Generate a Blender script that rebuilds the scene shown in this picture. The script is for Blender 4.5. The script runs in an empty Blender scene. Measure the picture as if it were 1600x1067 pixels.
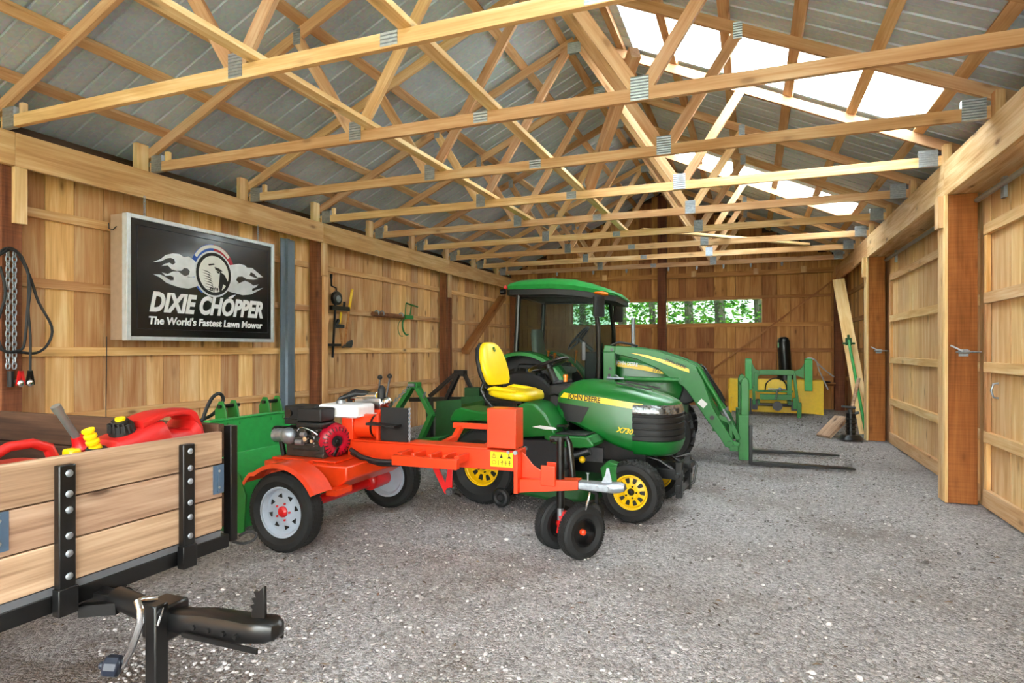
import bpy, math, random
from mathutils import Vector, Matrix
random.seed(7)
R = math.radians
scene = bpy.context.scene
C = scene.collection

# ------------------------------------------------------------------ camera, sky, sun, exposure
cam_data = bpy.data.cameras.new('camera')
cam_data.sensor_width = 36.0
cam_data.lens = 954.5 / 1600 * 36.0
cam_data.shift_y = 11.8 / 1600
cam_data.clip_start = 0.02
camera = bpy.data.objects.new('camera', cam_data)
camera.location = (0, 0, 1.337)
camera.rotation_euler = (R(90), 0, 0.3726)
C.objects.link(camera)
scene.camera = camera

world = bpy.data.worlds.new('sky')
scene.world = world
world.use_nodes = True
wn = world.node_tree
bg = wn.nodes['Background']
# pale sky overhead, darker woodland ring around the horizon
_tc = wn.nodes.new('ShaderNodeTexCoord')
_sp = wn.nodes.new('ShaderNodeSeparateXYZ')
_rp = wn.nodes.new('ShaderNodeValToRGB')
wn.links.new(_tc.outputs['Generated'], _sp.inputs[0])
wn.links.new(_sp.outputs['Z'], _rp.inputs[0])
wn.links.new(_rp.outputs[0], bg.inputs[0])
_e = _rp.color_ramp.elements
_e[0].position, _e[0].color = 0.10, (0.42, 0.44, 0.42, 1)
_e[1].position, _e[1].color = 0.42, (0.94, 0.97, 1.0, 1)
bg.inputs[1].default_value = 14.0

sun_data = bpy.data.lights.new('sun', 'SUN')
sun_data.energy = 22.0
sun_data.angle = R(3)
sun_data.color = (1, 0.96, 0.9)
sun = bpy.data.objects.new('sun', sun_data)
sun.rotation_euler = (R(14), R(30), 0)
C.objects.link(sun)

vs = scene.view_settings
vs.view_transform = 'Standard'
vs.look = 'None'
vs.gamma = 1
vs.use_curve_mapping = False
vs.exposure = 1.18
cy = scene.cycles
cy.max_bounces = 10
cy.diffuse_bounces = 6
cy.glossy_bounces = 4
cy.transmission_bounces = 8
cy.transparent_max_bounces = 12
cy.use_denoising = True
cy.sample_clamp_indirect = 8
cy.caustics_reflective = False
cy.caustics_refractive = False

# ------------------------------------------------------------------ helpers
def lin(c):
    if isinstance(c, str):
        c = c.lstrip('#')
        c = [int(c[i:i + 2], 16) / 255 for i in (0, 2, 4)]
    return tuple((x / 12.92 if x <= 0.04045 else ((x + 0.055) / 1.055) ** 2.4) for x in c) + (1.0,)

V = Vector
WORLD = {}          # things whose parts are given in barn coordinates

class MB:
    """collects shapes; build() links them as ONE mesh object"""
    def __init__(s):
        s.v, s.f, s.gv, s.tone = [], [], [], []

    def add(s, verts, faces, gv=None, tone=0.5):
        n = len(s.v)
        s.v += [tuple(p) for p in verts]
        s.f += [tuple(i + n for i in f) for f in faces]
        s.gv += [tuple(g) for g in (gv if gv else verts)]
        s.tone += [tone] * len(verts)
        return s

    def hexa(s, o, ax, ay, az, tone=None):
        """box from corner-centred origin o with half axes ax (grain), ay, az"""
        o, ax, ay, az = V(o), V(ax), V(ay), V(az)
        vs_, gs = [], []
        r = (random.uniform(0, 50), random.uniform(0, 50), random.uniform(0, 50))
        lx, ly, lz = ax.length, ay.length, az.length
        for k in ((-1, -1, -1), (1, -1, -1), (1, 1, -1), (-1, 1, -1), (-1, -1, 1), (1, -1, 1), (1, 1, 1), (-1, 1, 1)):
            vs_.append(o + ax * k[0] + ay * k[1] + az * k[2])
            gs.append((r[0] + lx * k[0], r[1] + ly * k[1], r[2] + lz * k[2]))
        fs = [(0, 3, 2, 1), (4, 5, 6, 7), (0, 1, 5, 4), (1, 2, 6, 5), (2, 3, 7, 6), (3, 0, 4, 7)]
        if ax.cross(ay).dot(az) < 0:
            fs = [f[::-1] for f in fs]
        return s.add(vs_, fs, gs, random.random() if tone is None else tone)

    def beam(s, p, q, w, h, up=(0, 0, 1), tone=None):
        p, q, up = V(p), V(q), V(up)
        d = q - p
        side = d.cross(up)
        if side.length < 1e-6:
            side = d.cross(V((1, 0, 0)))
        side.normalize()
        u = side.cross(d).normalized()
        return s.hexa((p + q) / 2, d / 2, side * w / 2, u * h / 2, tone)

    def box(s, x0, x1, y0, y1, z0, z1, tone=None):
        o = ((x0 + x1) / 2, (y0 + y1) / 2, (z0 + z1) / 2)
        a = [V((abs(x1 - x0) / 2, 0, 0)), V((0, abs(y1 - y0) / 2, 0)), V((0, 0, abs(z1 - z0) / 2))]
        a.sort(key=lambda t: -t.length)
        return s.hexa(o, a[0], a[1], a[2], tone)

    def ring(s, c, n, ux, uy, rx, ry=None):
        ry = rx if ry is None else ry
        return [V(c) + ux * (rx * math.cos(2 * math.pi * i / n)) + uy * (ry * math.sin(2 * math.pi * i / n)) for i in range(n)]

    @staticmethod
    def frame(d):
        d = V(d).normalized()
        a = V((0, 0, 1)) if abs(d.z) < 0.9 else V((1, 0, 0))
        ux = a.cross(d).normalized()
        return ux, d.cross(ux).normalized(), d

    def loft(s, rings, cap=True, closed=False, tone=0.5):
        n = len(rings[0])
        vs_ = [p for r in rings for p in r]
        fs = []
        m = len(rings)
        for i in range(m if closed else m - 1):
            for j in range(n):
                a, b = i * n + j, i * n + (j + 1) % n
                c_, d = ((i + 1) % m) * n + (j + 1) % n, ((i + 1) % m) * n + j
                fs.append((a, b, c_, d))
        if cap and not closed:
            fs.append(tuple(range(n))[::-1])
            fs.append(tuple((m - 1) * n + j for j in range(n)))
        return s.add(vs_, fs, None, tone)

    def cyl(s, p, q, r, r2=None, n=16, cap=True):
        p, q = V(p), V(q)
        ux, uy, d = s.frame(q - p)
        return s.loft([s.ring(p, n, ux, uy, r), s.ring(q, n, ux, uy, r if r2 is None else r2)], cap)

    def lathe(s, prof, o, axis, n=32, closed=False):
        """prof: (radius, distance along the axis)"""
        ux, uy, d = s.frame(axis)
        return s.loft([s.ring(V(o) + d * h, n, ux, uy, max(r, 1e-4)) for r, h in prof], not closed, closed)

    def tube(s, pts, r, n=8, closed=False, cap=True):
        pts = [V(p) for p in pts]
        m = len(pts)
        rings = []
        prev = None
        for i, p in enumerate(pts):
            if closed:
                d = pts[(i + 1) % m] - pts[i - 1]
            else:
                d = pts[min(i + 1, m - 1)] - pts[max(i - 1, 0)]
            d.normalize()
            if prev is None:
                ux, uy, _ = s.frame(d)
            else:
                ux = (prev - d * prev.dot(d))
                if ux.length < 1e-5:
                    ux, uy, _ = s.frame(d)
                ux.normalize()
                uy = d.cross(ux)
            prev = ux
            rr = r[i] if isinstance(r, (list, tuple)) else r
            rings.append(s.ring(p, n, ux, uy, rr))
        return s.loft(rings, cap, closed)

    def prism(s, poly, o, ux, uy, d, tone=0.5):
        """polygon poly in plane (ux, uy) at o, extruded by the vector d"""
        o, ux, uy, d = V(o), V(ux), V(uy), V(d)
        a = [o + ux * x + uy * y for x, y in poly]
        n = len(a)
        area = sum(poly[i][0] * poly[(i + 1) % n][1] - poly[(i + 1) % n][0] * poly[i][1] for i in range(n))
        flip = (ux.cross(uy).dot(d) > 0) != (area > 0)
        fs = [tuple(range(n))[::-1], tuple(range(n, 2 * n))] + [(i, (i + 1) % n, n + (i + 1) % n, n + i) for i in range(n)]
        if flip:
            fs = [f[::-1] for f in fs]
        return s.add(a + [p + d for p in a], fs, None, tone)

    def sphere(s, c, r, n=16, m=10):
        rx, ry, rz = (r, r, r) if not isinstance(r, (tuple, list)) else r
        vs_ = [V(c) + V((0, 0, -rz))]
        for i in range(1, m):
            t = -math.pi / 2 + math.pi * i / m
            vs_ += [V(c) + V((rx * math.cos(t) * math.cos(2 * math.pi * j / n), ry * math.cos(t) * math.sin(2 * math.pi * j / n), rz * math.sin(t))) for j in range(n)]
        vs_.append(V(c) + V((0, 0, rz)))
        fs = [(0, 1 + (j + 1) % n, 1 + j) for j in range(n)]
        for i in range(m - 2):
            for j in range(n):
                a, b = 1 + i * n + j, 1 + i * n + (j + 1) % n
                fs.append((a, b, b + n, a + n))
        k = 1 + (m - 2) * n
        fs += [(k + j, k + (j + 1) % n, len(vs_) - 1) for j in range(n)]
        return s.add(vs_, fs)

    def torus(s, c, axis, R_, r, n=32, m=10, a0=0, a1=None):
        ux, uy, d = s.frame(axis)
        full = a1 is None
        cnt = n if full else n + 1
        pts = []
        for i in range(cnt):
            t = 2 * math.pi * i / n if full else a0 + (a1 - a0) * i / n
            pts.append(V(c) + ux * (R_ * math.cos(t)) + uy * (R_ * math.sin(t)))
        return s.tube(pts, r, m, closed=full)

    def build(s, name, mat, parent=None, bevel=0, seg=2, smooth=32, sub=0, thick=0):
        me = bpy.data.meshes.new(name)
        off = WORLD.get(parent.name) if parent else None
        if off is not None:
            s.v = [(x - off[0], y - off[1], z - off[2]) for x, y, z in s.v]
        me.from_pydata(s.v, [], s.f)
        a = me.attributes.new('gv', 'FLOAT_VECTOR', 'POINT')
        a.data.foreach_set('vector', [x for g in s.gv for x in g])
        a = me.attributes.new('tone', 'FLOAT', 'POINT')
        a.data.foreach_set('value', s.tone)
        me.update()
        if smooth:
            me.polygons.foreach_set('use_smooth', [True] * len(me.polygons))
            me.set_sharp_from_angle(angle=R(smooth))
        for m in (mat if isinstance(mat, (list, tuple)) else [mat]):
            me.materials.append(m)
        o = bpy.data.objects.new(name, me)
        C.objects.link(o)
        if parent:
            o.parent = parent
            if off is not None:
                WORLD[o.name] = off
        if thick:
            md = o.modifiers.new('thickness', 'SOLIDIFY')
            md.thickness = thick
            md.offset = 0
        if bevel:
            md = o.modifiers.new('rounding', 'BEVEL')
            md.width = bevel
            md.segments = seg
            md.limit_method = 'ANGLE'
            md.angle_limit = R(40)
        if sub:
            md = o.modifiers.new('smoothing', 'SUBSURF')
            md.levels = sub
            md.render_levels = sub
        return o

def tag(o, label=None, cat=None, group=None, kind=None):
    if label: o['label'] = label
    if cat: o['category'] = cat
    if group: o['group'] = group
    if kind: o['kind'] = kind
    return o

def thing(name, label, cat, loc=(0, 0, 0), rz=0, group=None, world=False):
    o = bpy.data.objects.new(name, None)
    o.empty_display_size = 0.1
    o.location = loc
    o.rotation_euler = (0, 0, rz)
    C.objects.link(o)
    if world:
        WORLD[o.name] = loc
    return tag(o, label, cat, group)

def dup(o, parent=None):
    c = o.copy()
    C.objects.link(c)
    c.parent = parent
    for ch in list(o.children):
        dup(ch, c)
    return c

def text(name, body, size, mat, parent, origin, ux, uy, extrude=0.0015, shear=0.0, bold=0.0, align='CENTER', sx=1.0, spacing=1.0, fit=None):
    """raised lettering as a mesh; fit = (width, height) of the whole line"""
    cu = bpy.data.curves.new(name, 'FONT')
    cu.body = body
    cu.size = size
    cu.extrude = extrude
    cu.shear = shear
    cu.offset = bold
    cu.space_character = spacing
    cu.align_x = align
    cu.align_y = 'CENTER'
    cu.resolution_u = 3
    tmp = bpy.data.objects.new(name + '_curve', cu)
    C.objects.link(tmp)
    dg = bpy.context.evaluated_depsgraph_get()
    me = bpy.data.meshes.new_from_object(tmp.evaluated_get(dg))
    bpy.data.objects.remove(tmp)
    bpy.data.curves.remove(cu)
    me.name = name
    me.materials.clear()
    me.materials.append(mat)
    kx, ky = sx, 1.0
    if fit:
        xs = [v.co.x for v in me.vertices]; ys = [v.co.y for v in me.vertices]
        kx, ky = fit[0] / (max(xs) - min(xs)), fit[1] / (max(ys) - min(ys))
        mx_, my_ = (max(xs) + min(xs)) / 2, (max(ys) + min(ys)) / 2
        for v in me.vertices: v.co.x -= mx_; v.co.y -= my_
    o = bpy.data.objects.new(name, me)
    C.objects.link(o)
    ux, uy = V(ux).normalized(), V(uy).normalized()
    n = ux.cross(uy)
    M_ = Matrix((ux * kx, uy * ky, n)).transposed().to_4x4()
    off = WORLD.get(parent.name)
    M_.translation = V(origin) - V(off) if off is not None else V(origin)
    me.transform(M_)
    o.parent = parent
    return o

# ------------------------------------------------------------------ materials
def new_mat(name):
    m = bpy.data.materials.new(name)
    m.use_nodes = True
    nt = m.node_tree
    return m, nt, nt.nodes['Principled BSDF']

def nd(nt, kind, **kw):
    n = nt.nodes.new(kind)
    for k, v in kw.items():
        if k.startswith('i_'):
            key = k[2:]
            key = int(key) if key.isdigit() else key.replace('_', ' ')
            n.inputs[key].default_value = v
        else:
            setattr(n, k, v)
    return n

def ramp(nt, stops, fac):
    r = nt.nodes.new('ShaderNodeValToRGB')
    e = r.color_ramp.elements
    e[0].position, e[0].color = stops[0]
    e[1].position, e[1].color = stops[-1]
    for p, c in stops[1:-1]:
        k = e.new(p)
        k.color = c
    nt.links.new(fac, r.inputs[0])
    return r

def plain(name, color, rough=0.5, metal=0.0, var=0.08, coat=0.0, scale=18, bump=0.0, spec=0.5):
    """painted or plastic surface with a slight mottling"""
    m, nt, b = new_mat(name)
    tc = nd(nt, 'ShaderNodeTexCoord')
    nz = nd(nt, 'ShaderNodeTexNoise', i_Scale=scale, i_Detail=4.0)
    nt.links.new(tc.outputs['Object'], nz.inputs['Vector'])
    c = lin(color)
    lo = tuple(x * (1 - var) for x in c[:3]) + (1,)
    hi = tuple(min(1, x * (1 + var)) for x in c[:3]) + (1,)
    r = ramp(nt, [(0.3, lo), (0.7, hi)], nz.outputs['Fac'])
    nt.links.new(r.outputs[0], b.inputs['Base Color'])
    b.inputs['Roughness'].default_value = rough
    b.inputs['Metallic'].default_value = metal
    b.inputs['Coat Weight'].default_value = coat
    b.inputs['Coat Roughness'].default_value = 0.08
    b.inputs['Specular IOR Level'].default_value = spec
    if bump:
        bp = nd(nt, 'ShaderNodeBump', i_Strength=bump, i_Distance=0.004)
        nz2 = nd(nt, 'ShaderNodeTexNoise', i_Scale=scale * 12, i_Detail=3.0)
        nt.links.new(tc.outputs['Object'], nz2.inputs['Vector'])
        nt.links.new(nz2.outputs['Fac'], bp.inputs['Height'])
        nt.links.new(bp.outputs[0], b.inputs['Normal'])
    return m

def wood(name, dark, mid, light, knots=1.0, saw=0.0, rough=0.7, tonevar=0.35):
    m, nt, b = new_mat(name)
    L = nt.links.new
    at = nd(nt, 'ShaderNodeAttribute', attribute_name='gv')
    mp = nd(nt, 'ShaderNodeMapping')
    mp.inputs['Scale'].default_value = (0.7, 6.5, 6.5)
    L(at.outputs['Vector'], mp.inputs['Vector'])
    n1 = nd(nt, 'ShaderNodeTexNoise', i_Scale=1.6, i_Detail=5.0, i_Distortion=0.8)
    L(mp.outputs[0], n1.inputs['Vector'])
    mp2 = nd(nt, 'ShaderNodeMapping')
    mp2.inputs['Scale'].default_value = (2.5, 80, 80)
    L(at.outputs['Vector'], mp2.inputs['Vector'])
    n2 = nd(nt, 'ShaderNodeTexNoise', i_Scale=1.0, i_Detail=3.0)
    L(mp2.outputs[0], n2.inputs['Vector'])
    mix = nd(nt, 'ShaderNodeMath', operation='MULTIPLY_ADD', i_1=0.35)
    L(n2.outputs['Fac'], mix.inputs[0])
    sc = nd(nt, 'ShaderNodeMath', operation='MULTIPLY', i_1=0.65)
    L(n1.outputs['Fac'], sc.inputs[0])
    L(sc.outputs[0], mix.inputs[2])
    cr = ramp(nt, [(0.33, lin(dark)), (0.5, lin(mid)), (0.66, lin(light))], mix.outputs[0])
    # per-board tone
    tn = nd(nt, 'ShaderNodeAttribute', attribute_name='tone')
    mr = nd(nt, 'ShaderNodeMapRange', i_3=1 - tonevar, i_4=1 + tonevar * 0.55)
    L(tn.outputs['Fac'], mr.inputs[0])
    hs = nd(nt, 'ShaderNodeHueSaturation')
    L(mr.outputs[0], hs.inputs['Value'])
    mr2 = nd(nt, 'ShaderNodeMapRange', i_3=0.488, i_4=0.507)
    L(tn.outputs['Fac'], mr2.inputs[0])
    L(mr2.outputs[0], hs.inputs['Hue'])
    L(cr.outputs[0], hs.inputs['Color'])
    # knots
    mp3 = nd(nt, 'ShaderNodeMapping')
    mp3.inputs['Scale'].default_value = (2.2, 5.5, 5.5)
    L(at.outputs['Vector'], mp3.inputs['Vector'])
    vo = nd(nt, 'ShaderNodeTexVoronoi', i_Scale=1.0, i_Randomness=1.0)
    L(mp3.outputs[0], vo.inputs['Vector'])
    kr = ramp(nt, [(0.0, (1, 1, 1, 1)), (0.07, (0.85, 0.85, 0.85, 1)), (0.12, (0.3, 0.3, 0.3, 1)), (0.22, (0, 0, 0, 1))], vo.outputs['Distance'])
    km = nd(nt, 'ShaderNodeMath', operation='MULTIPLY', i_1=0.75 * knots)
    L(kr.outputs[0], km.inputs[0])
    mx = nd(nt, 'ShaderNodeMix', data_type='RGBA')
    L(km.outputs[0], mx.inputs[0])
    L(hs.outputs[0], mx.inputs[6])
    d = lin(dark)
    mx.inputs[7].default_value = (d[0] * 0.28, d[1] * 0.22, d[2] * 0.2, 1)
    col = mx.outputs[2]
    hgt = n2.outputs['Fac']
    if saw:
        mp4 = nd(nt, 'ShaderNodeMapping')
        mp4.inputs['Scale'].default_value = (75, 1.5, 1.5)
        L(at.outputs['Vector'], mp4.inputs['Vector'])
        n4 = nd(nt, 'ShaderNodeTexNoise', i_Scale=1.0, i_Detail=4.0)
        L(mp4.outputs[0], n4.inputs['Vector'])
        r4 = ramp(nt, [(0.38, (1 - saw, 1 - saw, 1 - saw, 1)), (0.6, (1, 1, 1, 1))], n4.outputs['Fac'])
        mm = nd(nt, 'ShaderNodeMix', data_type='RGBA', blend_type='MULTIPLY')
        mm.inputs[0].default_value = 1
        L(col, mm.inputs[6])
        L(r4.outputs[0], mm.inputs[7])
        col = mm.outputs[2]
    L(col, b.inputs['Base Color'])
    b.inputs['Roughness'].default_value = rough
    b.inputs['Specular IOR Level'].default_value = 0.3
    bp = nd(nt, 'ShaderNodeBump', i_Strength=0.25, i_Distance=0.003)
    L(hgt, bp.inputs['Height'])
    L(bp.outputs[0], b.inputs['Normal'])
    return m

M = {}
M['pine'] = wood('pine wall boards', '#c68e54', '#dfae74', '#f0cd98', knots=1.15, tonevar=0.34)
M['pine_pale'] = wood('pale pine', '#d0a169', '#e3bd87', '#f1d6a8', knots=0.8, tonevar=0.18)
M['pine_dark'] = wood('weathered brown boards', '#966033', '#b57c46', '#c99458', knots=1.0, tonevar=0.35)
M['truss'] = wood('truss lumber', '#b98a58', '#d0a473', '#e2c094', knots=0.8, tonevar=0.25)
M['beam'] = wood('header lumber', '#b98a58', '#cfa36f', '#debb8c', knots=1.0, tonevar=0.12)
M['ply'] = wood('header plywood', '#b98d58', '#d8b483', '#ead0a6', knots=1.2, tonevar=0.1)
M['post'] = wood('treated brown post', '#7d451c', '#985829', '#aa6835', knots=0.6, saw=0.14, tonevar=0.15)
M['post_dark'] = wood('dark treated post', '#5b3420', '#7c4c2e', '#93603c', knots=0.8, saw=0.2, tonevar=0.15)
M['cedar'] = wood('trailer boards', '#7f624c', '#ae8f74', '#c9ad92', knots=1.3, tonevar=0.2)
M['board_dark'] = wood('dark brown boards', '#33231a', '#4b3426', '#614634', knots=0.6, tonevar=0.15)  # darker brown than the trailer's front boards
M['zinc'] = plain('galvanised steel', '#9aa0a8', 0.42, 0.75, 0.15, scale=40)
M['chrome'] = plain('bright steel', '#d8dadd', 0.18, 1.0, 0.05)
M['steel'] = plain('dark steel', '#5d5f62', 0.4, 0.9, 0.15)
M['black'] = plain('black paint', '#0b0b0c', 0.32, 0.0, 0.15, coat=0.1)
M['black_matte'] = plain('black plastic', '#111214', 0.55, 0.0, 0.15, bump=0.15)
M['rubber'] = plain('tyre rubber', '#151617', 0.72, 0.0, 0.2, bump=0.2)
M['hose'] = plain('rubber hose', '#1b1c1f', 0.5, 0.0, 0.1)
M['green'] = plain('farm green paint', '#1a7029', 0.42, 0.0, 0.06, coat=0.08)
M['green_hood'] = plain('glossy green bodywork', '#0f6423', 0.33, 0.0, 0.04, coat=0.15)
M['green_bright'] = plain('bright green paint', '#2b9a47', 0.45, 0.0, 0.08, coat=0.2)
M['green_dark'] = plain('dark green paint', '#124d1e', 0.5, 0.0, 0.12)
M['yellow'] = plain('yellow paint', '#f2c500', 0.42, 0.0, 0.05, coat=0.2)
M['yellow_vinyl'] = plain('yellow vinyl', '#f4cf10', 0.38, 0.0, 0.03, coat=0.15, bump=0.05)
M['orange'] = plain('orange red paint', '#e23d10', 0.38, 0.0, 0.06, coat=0.35)
M['red'] = plain('red paint', '#cc1417', 0.35, 0.0, 0.06, coat=0.3)
M['red_plastic'] = plain('red plastic', '#bb1a17', 0.42, 0.0, 0.05, bump=0.06)
M['magenta'] = plain('red engine cover', '#b3102c', 0.3, 0.0, 0.06, coat=0.4)
M['white'] = plain('white paint', '#e8e9ec', 0.4, 0.0, 0.03)
M['rim_white'] = plain('pale grey wheel paint', '#a9b3c1', 0.4, 0.0, 0.05, coat=0.2)
M['grey_trim'] = plain('grey painted metal', '#6f7b86', 0.5, 0.3, 0.06)
M['orange_lamp'] = plain('amber lens', '#f07a10', 0.2, 0.0, 0.1, coat=0.6)
M['label_white'] = plain('white decal', '#e6e6e2', 0.45, 0.0, 0.03)
M['decal_yellow'] = plain('yellow decal', '#f3c916', 0.35, 0.0, 0.03, coat=0.3)
M['ink'] = plain('black ink', '#111111', 0.5, 0.0, 0.05)

def metal_sheet(name, color, metal=0.55, rough=0.42):
    m, nt, b = new_mat(name)
    L = nt.links.new
    tc = nd(nt, 'ShaderNodeTexCoord')
    n1 = nd(nt, 'ShaderNodeTexNoise', i_Scale=1.3, i_Detail=5.0)
    n2 = nd(nt, 'ShaderNodeTexVoronoi', i_Scale=45.0)
    L(tc.outputs['Object'], n1.inputs['Vector'])
    L(tc.outputs['Object'], n2.inputs['Vector'])
    c = lin(color)
    r = ramp(nt, [(0.3, tuple(x * 0.82 for x in c[:3]) + (1,)), (0.7, tuple(min(1, x * 1.12) for x in c[:3]) + (1,))], n1.outputs['Fac'])
    mx = nd(nt, 'ShaderNodeMix', data_type='RGBA', blend_type='OVERLAY')
    mx.inputs[0].default_value = 0.12
    L(r.outputs[0], mx.inputs[6])
    L(n2.outputs['Color'], mx.inputs[7])
    L(mx.outputs[2], b.inputs['Base Color'])
    b.inputs['Metallic'].default_value = metal
    b.inputs['Roughness'].default_value = rough
    return m
M['roof_metal'] = metal_sheet('galvanised roof sheet', '#bfcad4', 0.3, 0.45)

def make_skylight(name, k):
    m, nt, b = new_mat(name)
    L = nt.links.new
    tr = nd(nt, 'ShaderNodeBsdfTranslucent')
    tr.inputs[0].default_value = (0.86, 0.93, 0.95, 1)
    gl = nd(nt, 'ShaderNodeBsdfGlossy')
    gl.inputs['Roughness'].default_value = 0.25
    tc = nd(nt, 'ShaderNodeTexCoord')
    mp = nd(nt, 'ShaderNodeMapping')
    mp.inputs['Scale'].default_value = (1.5, 14, 1)
    n1 = nd(nt, 'ShaderNodeTexNoise', i_Scale=1.5, i_Detail=5.0)
    L(tc.outputs['Object'], mp.inputs[0])
    L(mp.outputs[0], n1.inputs['Vector'])
    r = ramp(nt, [(0.35, (0.58 * k, 0.66 * k, 0.69 * k, 1)), (0.6, (0.92 * k, 0.96 * k, 0.97 * k, 1))], n1.outputs['Fac'])
    L(r.outputs[0], tr.inputs[0])
    m1 = tr
    m2 = nd(nt, 'ShaderNodeMixShader', i_0=0.06)
    L(m1.outputs[0], m2.inputs[1])
    L(gl.outputs[0], m2.inputs[2])
    L(m2.outputs[0], nt.nodes['Material Output'].inputs[0])
    return m
M['skylight'] = make_skylight('translucent corrugated plastic', 1.0)
M['skylight_dim'] = make_skylight('dimmed translucent corrugated plastic', 0.6)  # copy of the plastic with transmission lowered to balance the light

def make_glass(name, tint, gloss=0.1, rough=0.03):
    m, nt, b = new_mat(name)
    L = nt.links.new
    tp = nd(nt, 'ShaderNodeBsdfTransparent')
    tp.inputs[0].default_value = lin(tint)
    gl = nd(nt, 'ShaderNodeBsdfGlossy')
    gl.inputs['Roughness'].default_value = rough
    lw = nd(nt, 'ShaderNodeLayerWeight', i_0=0.35)
    mr = nd(nt, 'ShaderNodeMapRange', i_3=gloss * 0.5, i_4=gloss * 2)
    L(lw.outputs['Fresnel'], mr.inputs[0])
    ms = nd(nt, 'ShaderNodeMixShader')
    L(mr.outputs[0], ms.inputs[0])
    L(tp.outputs[0], ms.inputs[1])
    L(gl.outputs[0], ms.inputs[2])
    L(ms.outputs[0], nt.nodes['Material Output'].inputs[0])
    return m
M['glass_dark'] = make_glass('tinted cab glass', '#dbe3df', 0.004, 0.2)
M['glass_clear'] = make_glass('clear ridged glazing', '#a4b0a8', 0.05, 0.1)

def make_gravel():
    m, nt, b = new_mat('crushed gravel')
    L = nt.links.new
    tc = nd(nt, 'ShaderNodeTexCoord')
    vo = nd(nt, 'ShaderNodeTexVoronoi', i_Scale=62.0)
    vo2 = nd(nt, 'ShaderNodeTexVoronoi', i_Scale=150.0)
    big = nd(nt, 'ShaderNodeTexNoise', i_Scale=1.1, i_Detail=6.0)
    mid = nd(nt, 'ShaderNodeTexNoise', i_Scale=7.0, i_Detail=6.0)
    for n in (vo, vo2, big, mid):
        L(tc.outputs['Object'], n.inputs['Vector'])
    sep = nd(nt, 'ShaderNodeSeparateColor')
    L(vo.outputs['Color'], sep.inputs[0])
    cr = ramp(nt, [(0.0, lin('#6f6b6a')), (0.3, lin('#a39f9f')), (0.7, lin('#bfbbbb')), (1.0, lin('#e4e1e1'))], sep.outputs[0])
    sep2 = nd(nt, 'ShaderNodeSeparateColor')
    L(vo2.outputs['Color'], sep2.inputs[0])
    cr2 = ramp(nt, [(0.0, lin('#7b7776')), (1.0, lin('#d2cece'))], sep2.outputs[1])
    mx = nd(nt, 'ShaderNodeMix', data_type='RGBA')
    mx.inputs[0].default_value = 0.5
    L(cr.outputs[0], mx.inputs[6])
    L(cr2.outputs[0], mx.inputs[7])
    # brown dirt patches
    br = ramp(nt, [(0.47, (0, 0, 0, 1)), (0.70, (1, 1, 1, 1))], big.outputs['Fac'])
    bm = nd(nt, 'ShaderNodeMath', operation='MULTIPLY')
    L(br.outputs[0], bm.inputs[0])
    L(mid.outputs['Fac'], bm.inputs[1])
    mx2 = nd(nt, 'ShaderNodeMix', data_type='RGBA')
    L(bm.outputs[0], mx2.inputs[0])
    L(mx.outputs[2], mx2.inputs[6])
    mx2.inputs[7].default_value = lin('#74665a')
    # brown soil by the trailer, with part of the trailer's shade painted in
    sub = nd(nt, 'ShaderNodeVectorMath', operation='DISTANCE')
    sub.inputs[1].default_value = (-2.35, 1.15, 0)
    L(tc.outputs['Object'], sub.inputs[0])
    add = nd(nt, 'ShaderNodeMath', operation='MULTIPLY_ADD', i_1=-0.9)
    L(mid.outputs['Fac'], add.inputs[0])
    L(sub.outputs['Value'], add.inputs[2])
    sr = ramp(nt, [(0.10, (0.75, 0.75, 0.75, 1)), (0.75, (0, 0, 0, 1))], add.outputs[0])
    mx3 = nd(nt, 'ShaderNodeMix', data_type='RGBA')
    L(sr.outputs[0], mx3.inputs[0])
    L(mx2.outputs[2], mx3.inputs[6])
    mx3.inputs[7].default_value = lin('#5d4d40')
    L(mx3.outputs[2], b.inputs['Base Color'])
    b.inputs['Roughness'].default_value = 0.9
    b.inputs['Specular IOR Level'].default_value = 0.2
    h = nd(nt, 'ShaderNodeMath', operation='MULTIPLY_ADD', i_1=-0.6)
    L(vo2.outputs['Distance'], h.inputs[0])
    hm = nd(nt, 'ShaderNodeMath', operation='MULTIPLY_ADD', i_1=-1.0)
    L(vo.outputs['Distance'], hm.inputs[0])
    L(mid.outputs['Fac'], hm.inputs[2])
    L(hm.outputs[0], h.inputs[2])
    bp = nd(nt, 'ShaderNodeBump', i_Strength=0.9, i_Distance=0.02)
    L(h.outputs[0], bp.inputs['Height'])
    L(bp.outputs[0], b.inputs['Normal'])
    return m
M['gravel'] = make_gravel()

def make_varied(name, stops, rough=0.85, trans=0.0):
    """colour picked per piece from its tone attribute"""
    m, nt, b = new_mat(name)
    at = nd(nt, 'ShaderNodeAttribute', attribute_name='tone')
    r = ramp(nt, [(p, lin(c)) for p, c in stops], at.outputs['Fac'])
    nt.links.new(r.outputs[0], b.inputs['Base Color'])
    b.inputs['Roughness'].default_value = rough
    if trans:
        tr = nd(nt, 'ShaderNodeBsdfTranslucent')
        nt.links.new(r.outputs[0], tr.inputs[0])
        ms = nd(nt, 'ShaderNodeMixShader', i_0=trans)
        nt.links.new(b.outputs[0], ms.inputs[1])
        nt.links.new(tr.outputs[0], ms.inputs[2])
        nt.links.new(ms.outputs[0], nt.nodes['Material Output'].inputs[0])
    return m
M['stone'] = make_varied('loose stone', [(0, '#5f5a57'), (0.4, '#8f8a87'), (0.8, '#b0abaa'), (1, '#d6d2d0')])
M['litter'] = make_varied('dry leaves and chips', [(0, '#33291f'), (0.6, '#5c4a38'), (0.92, '#7d6b56'), (1, '#7a4a36')])
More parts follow.
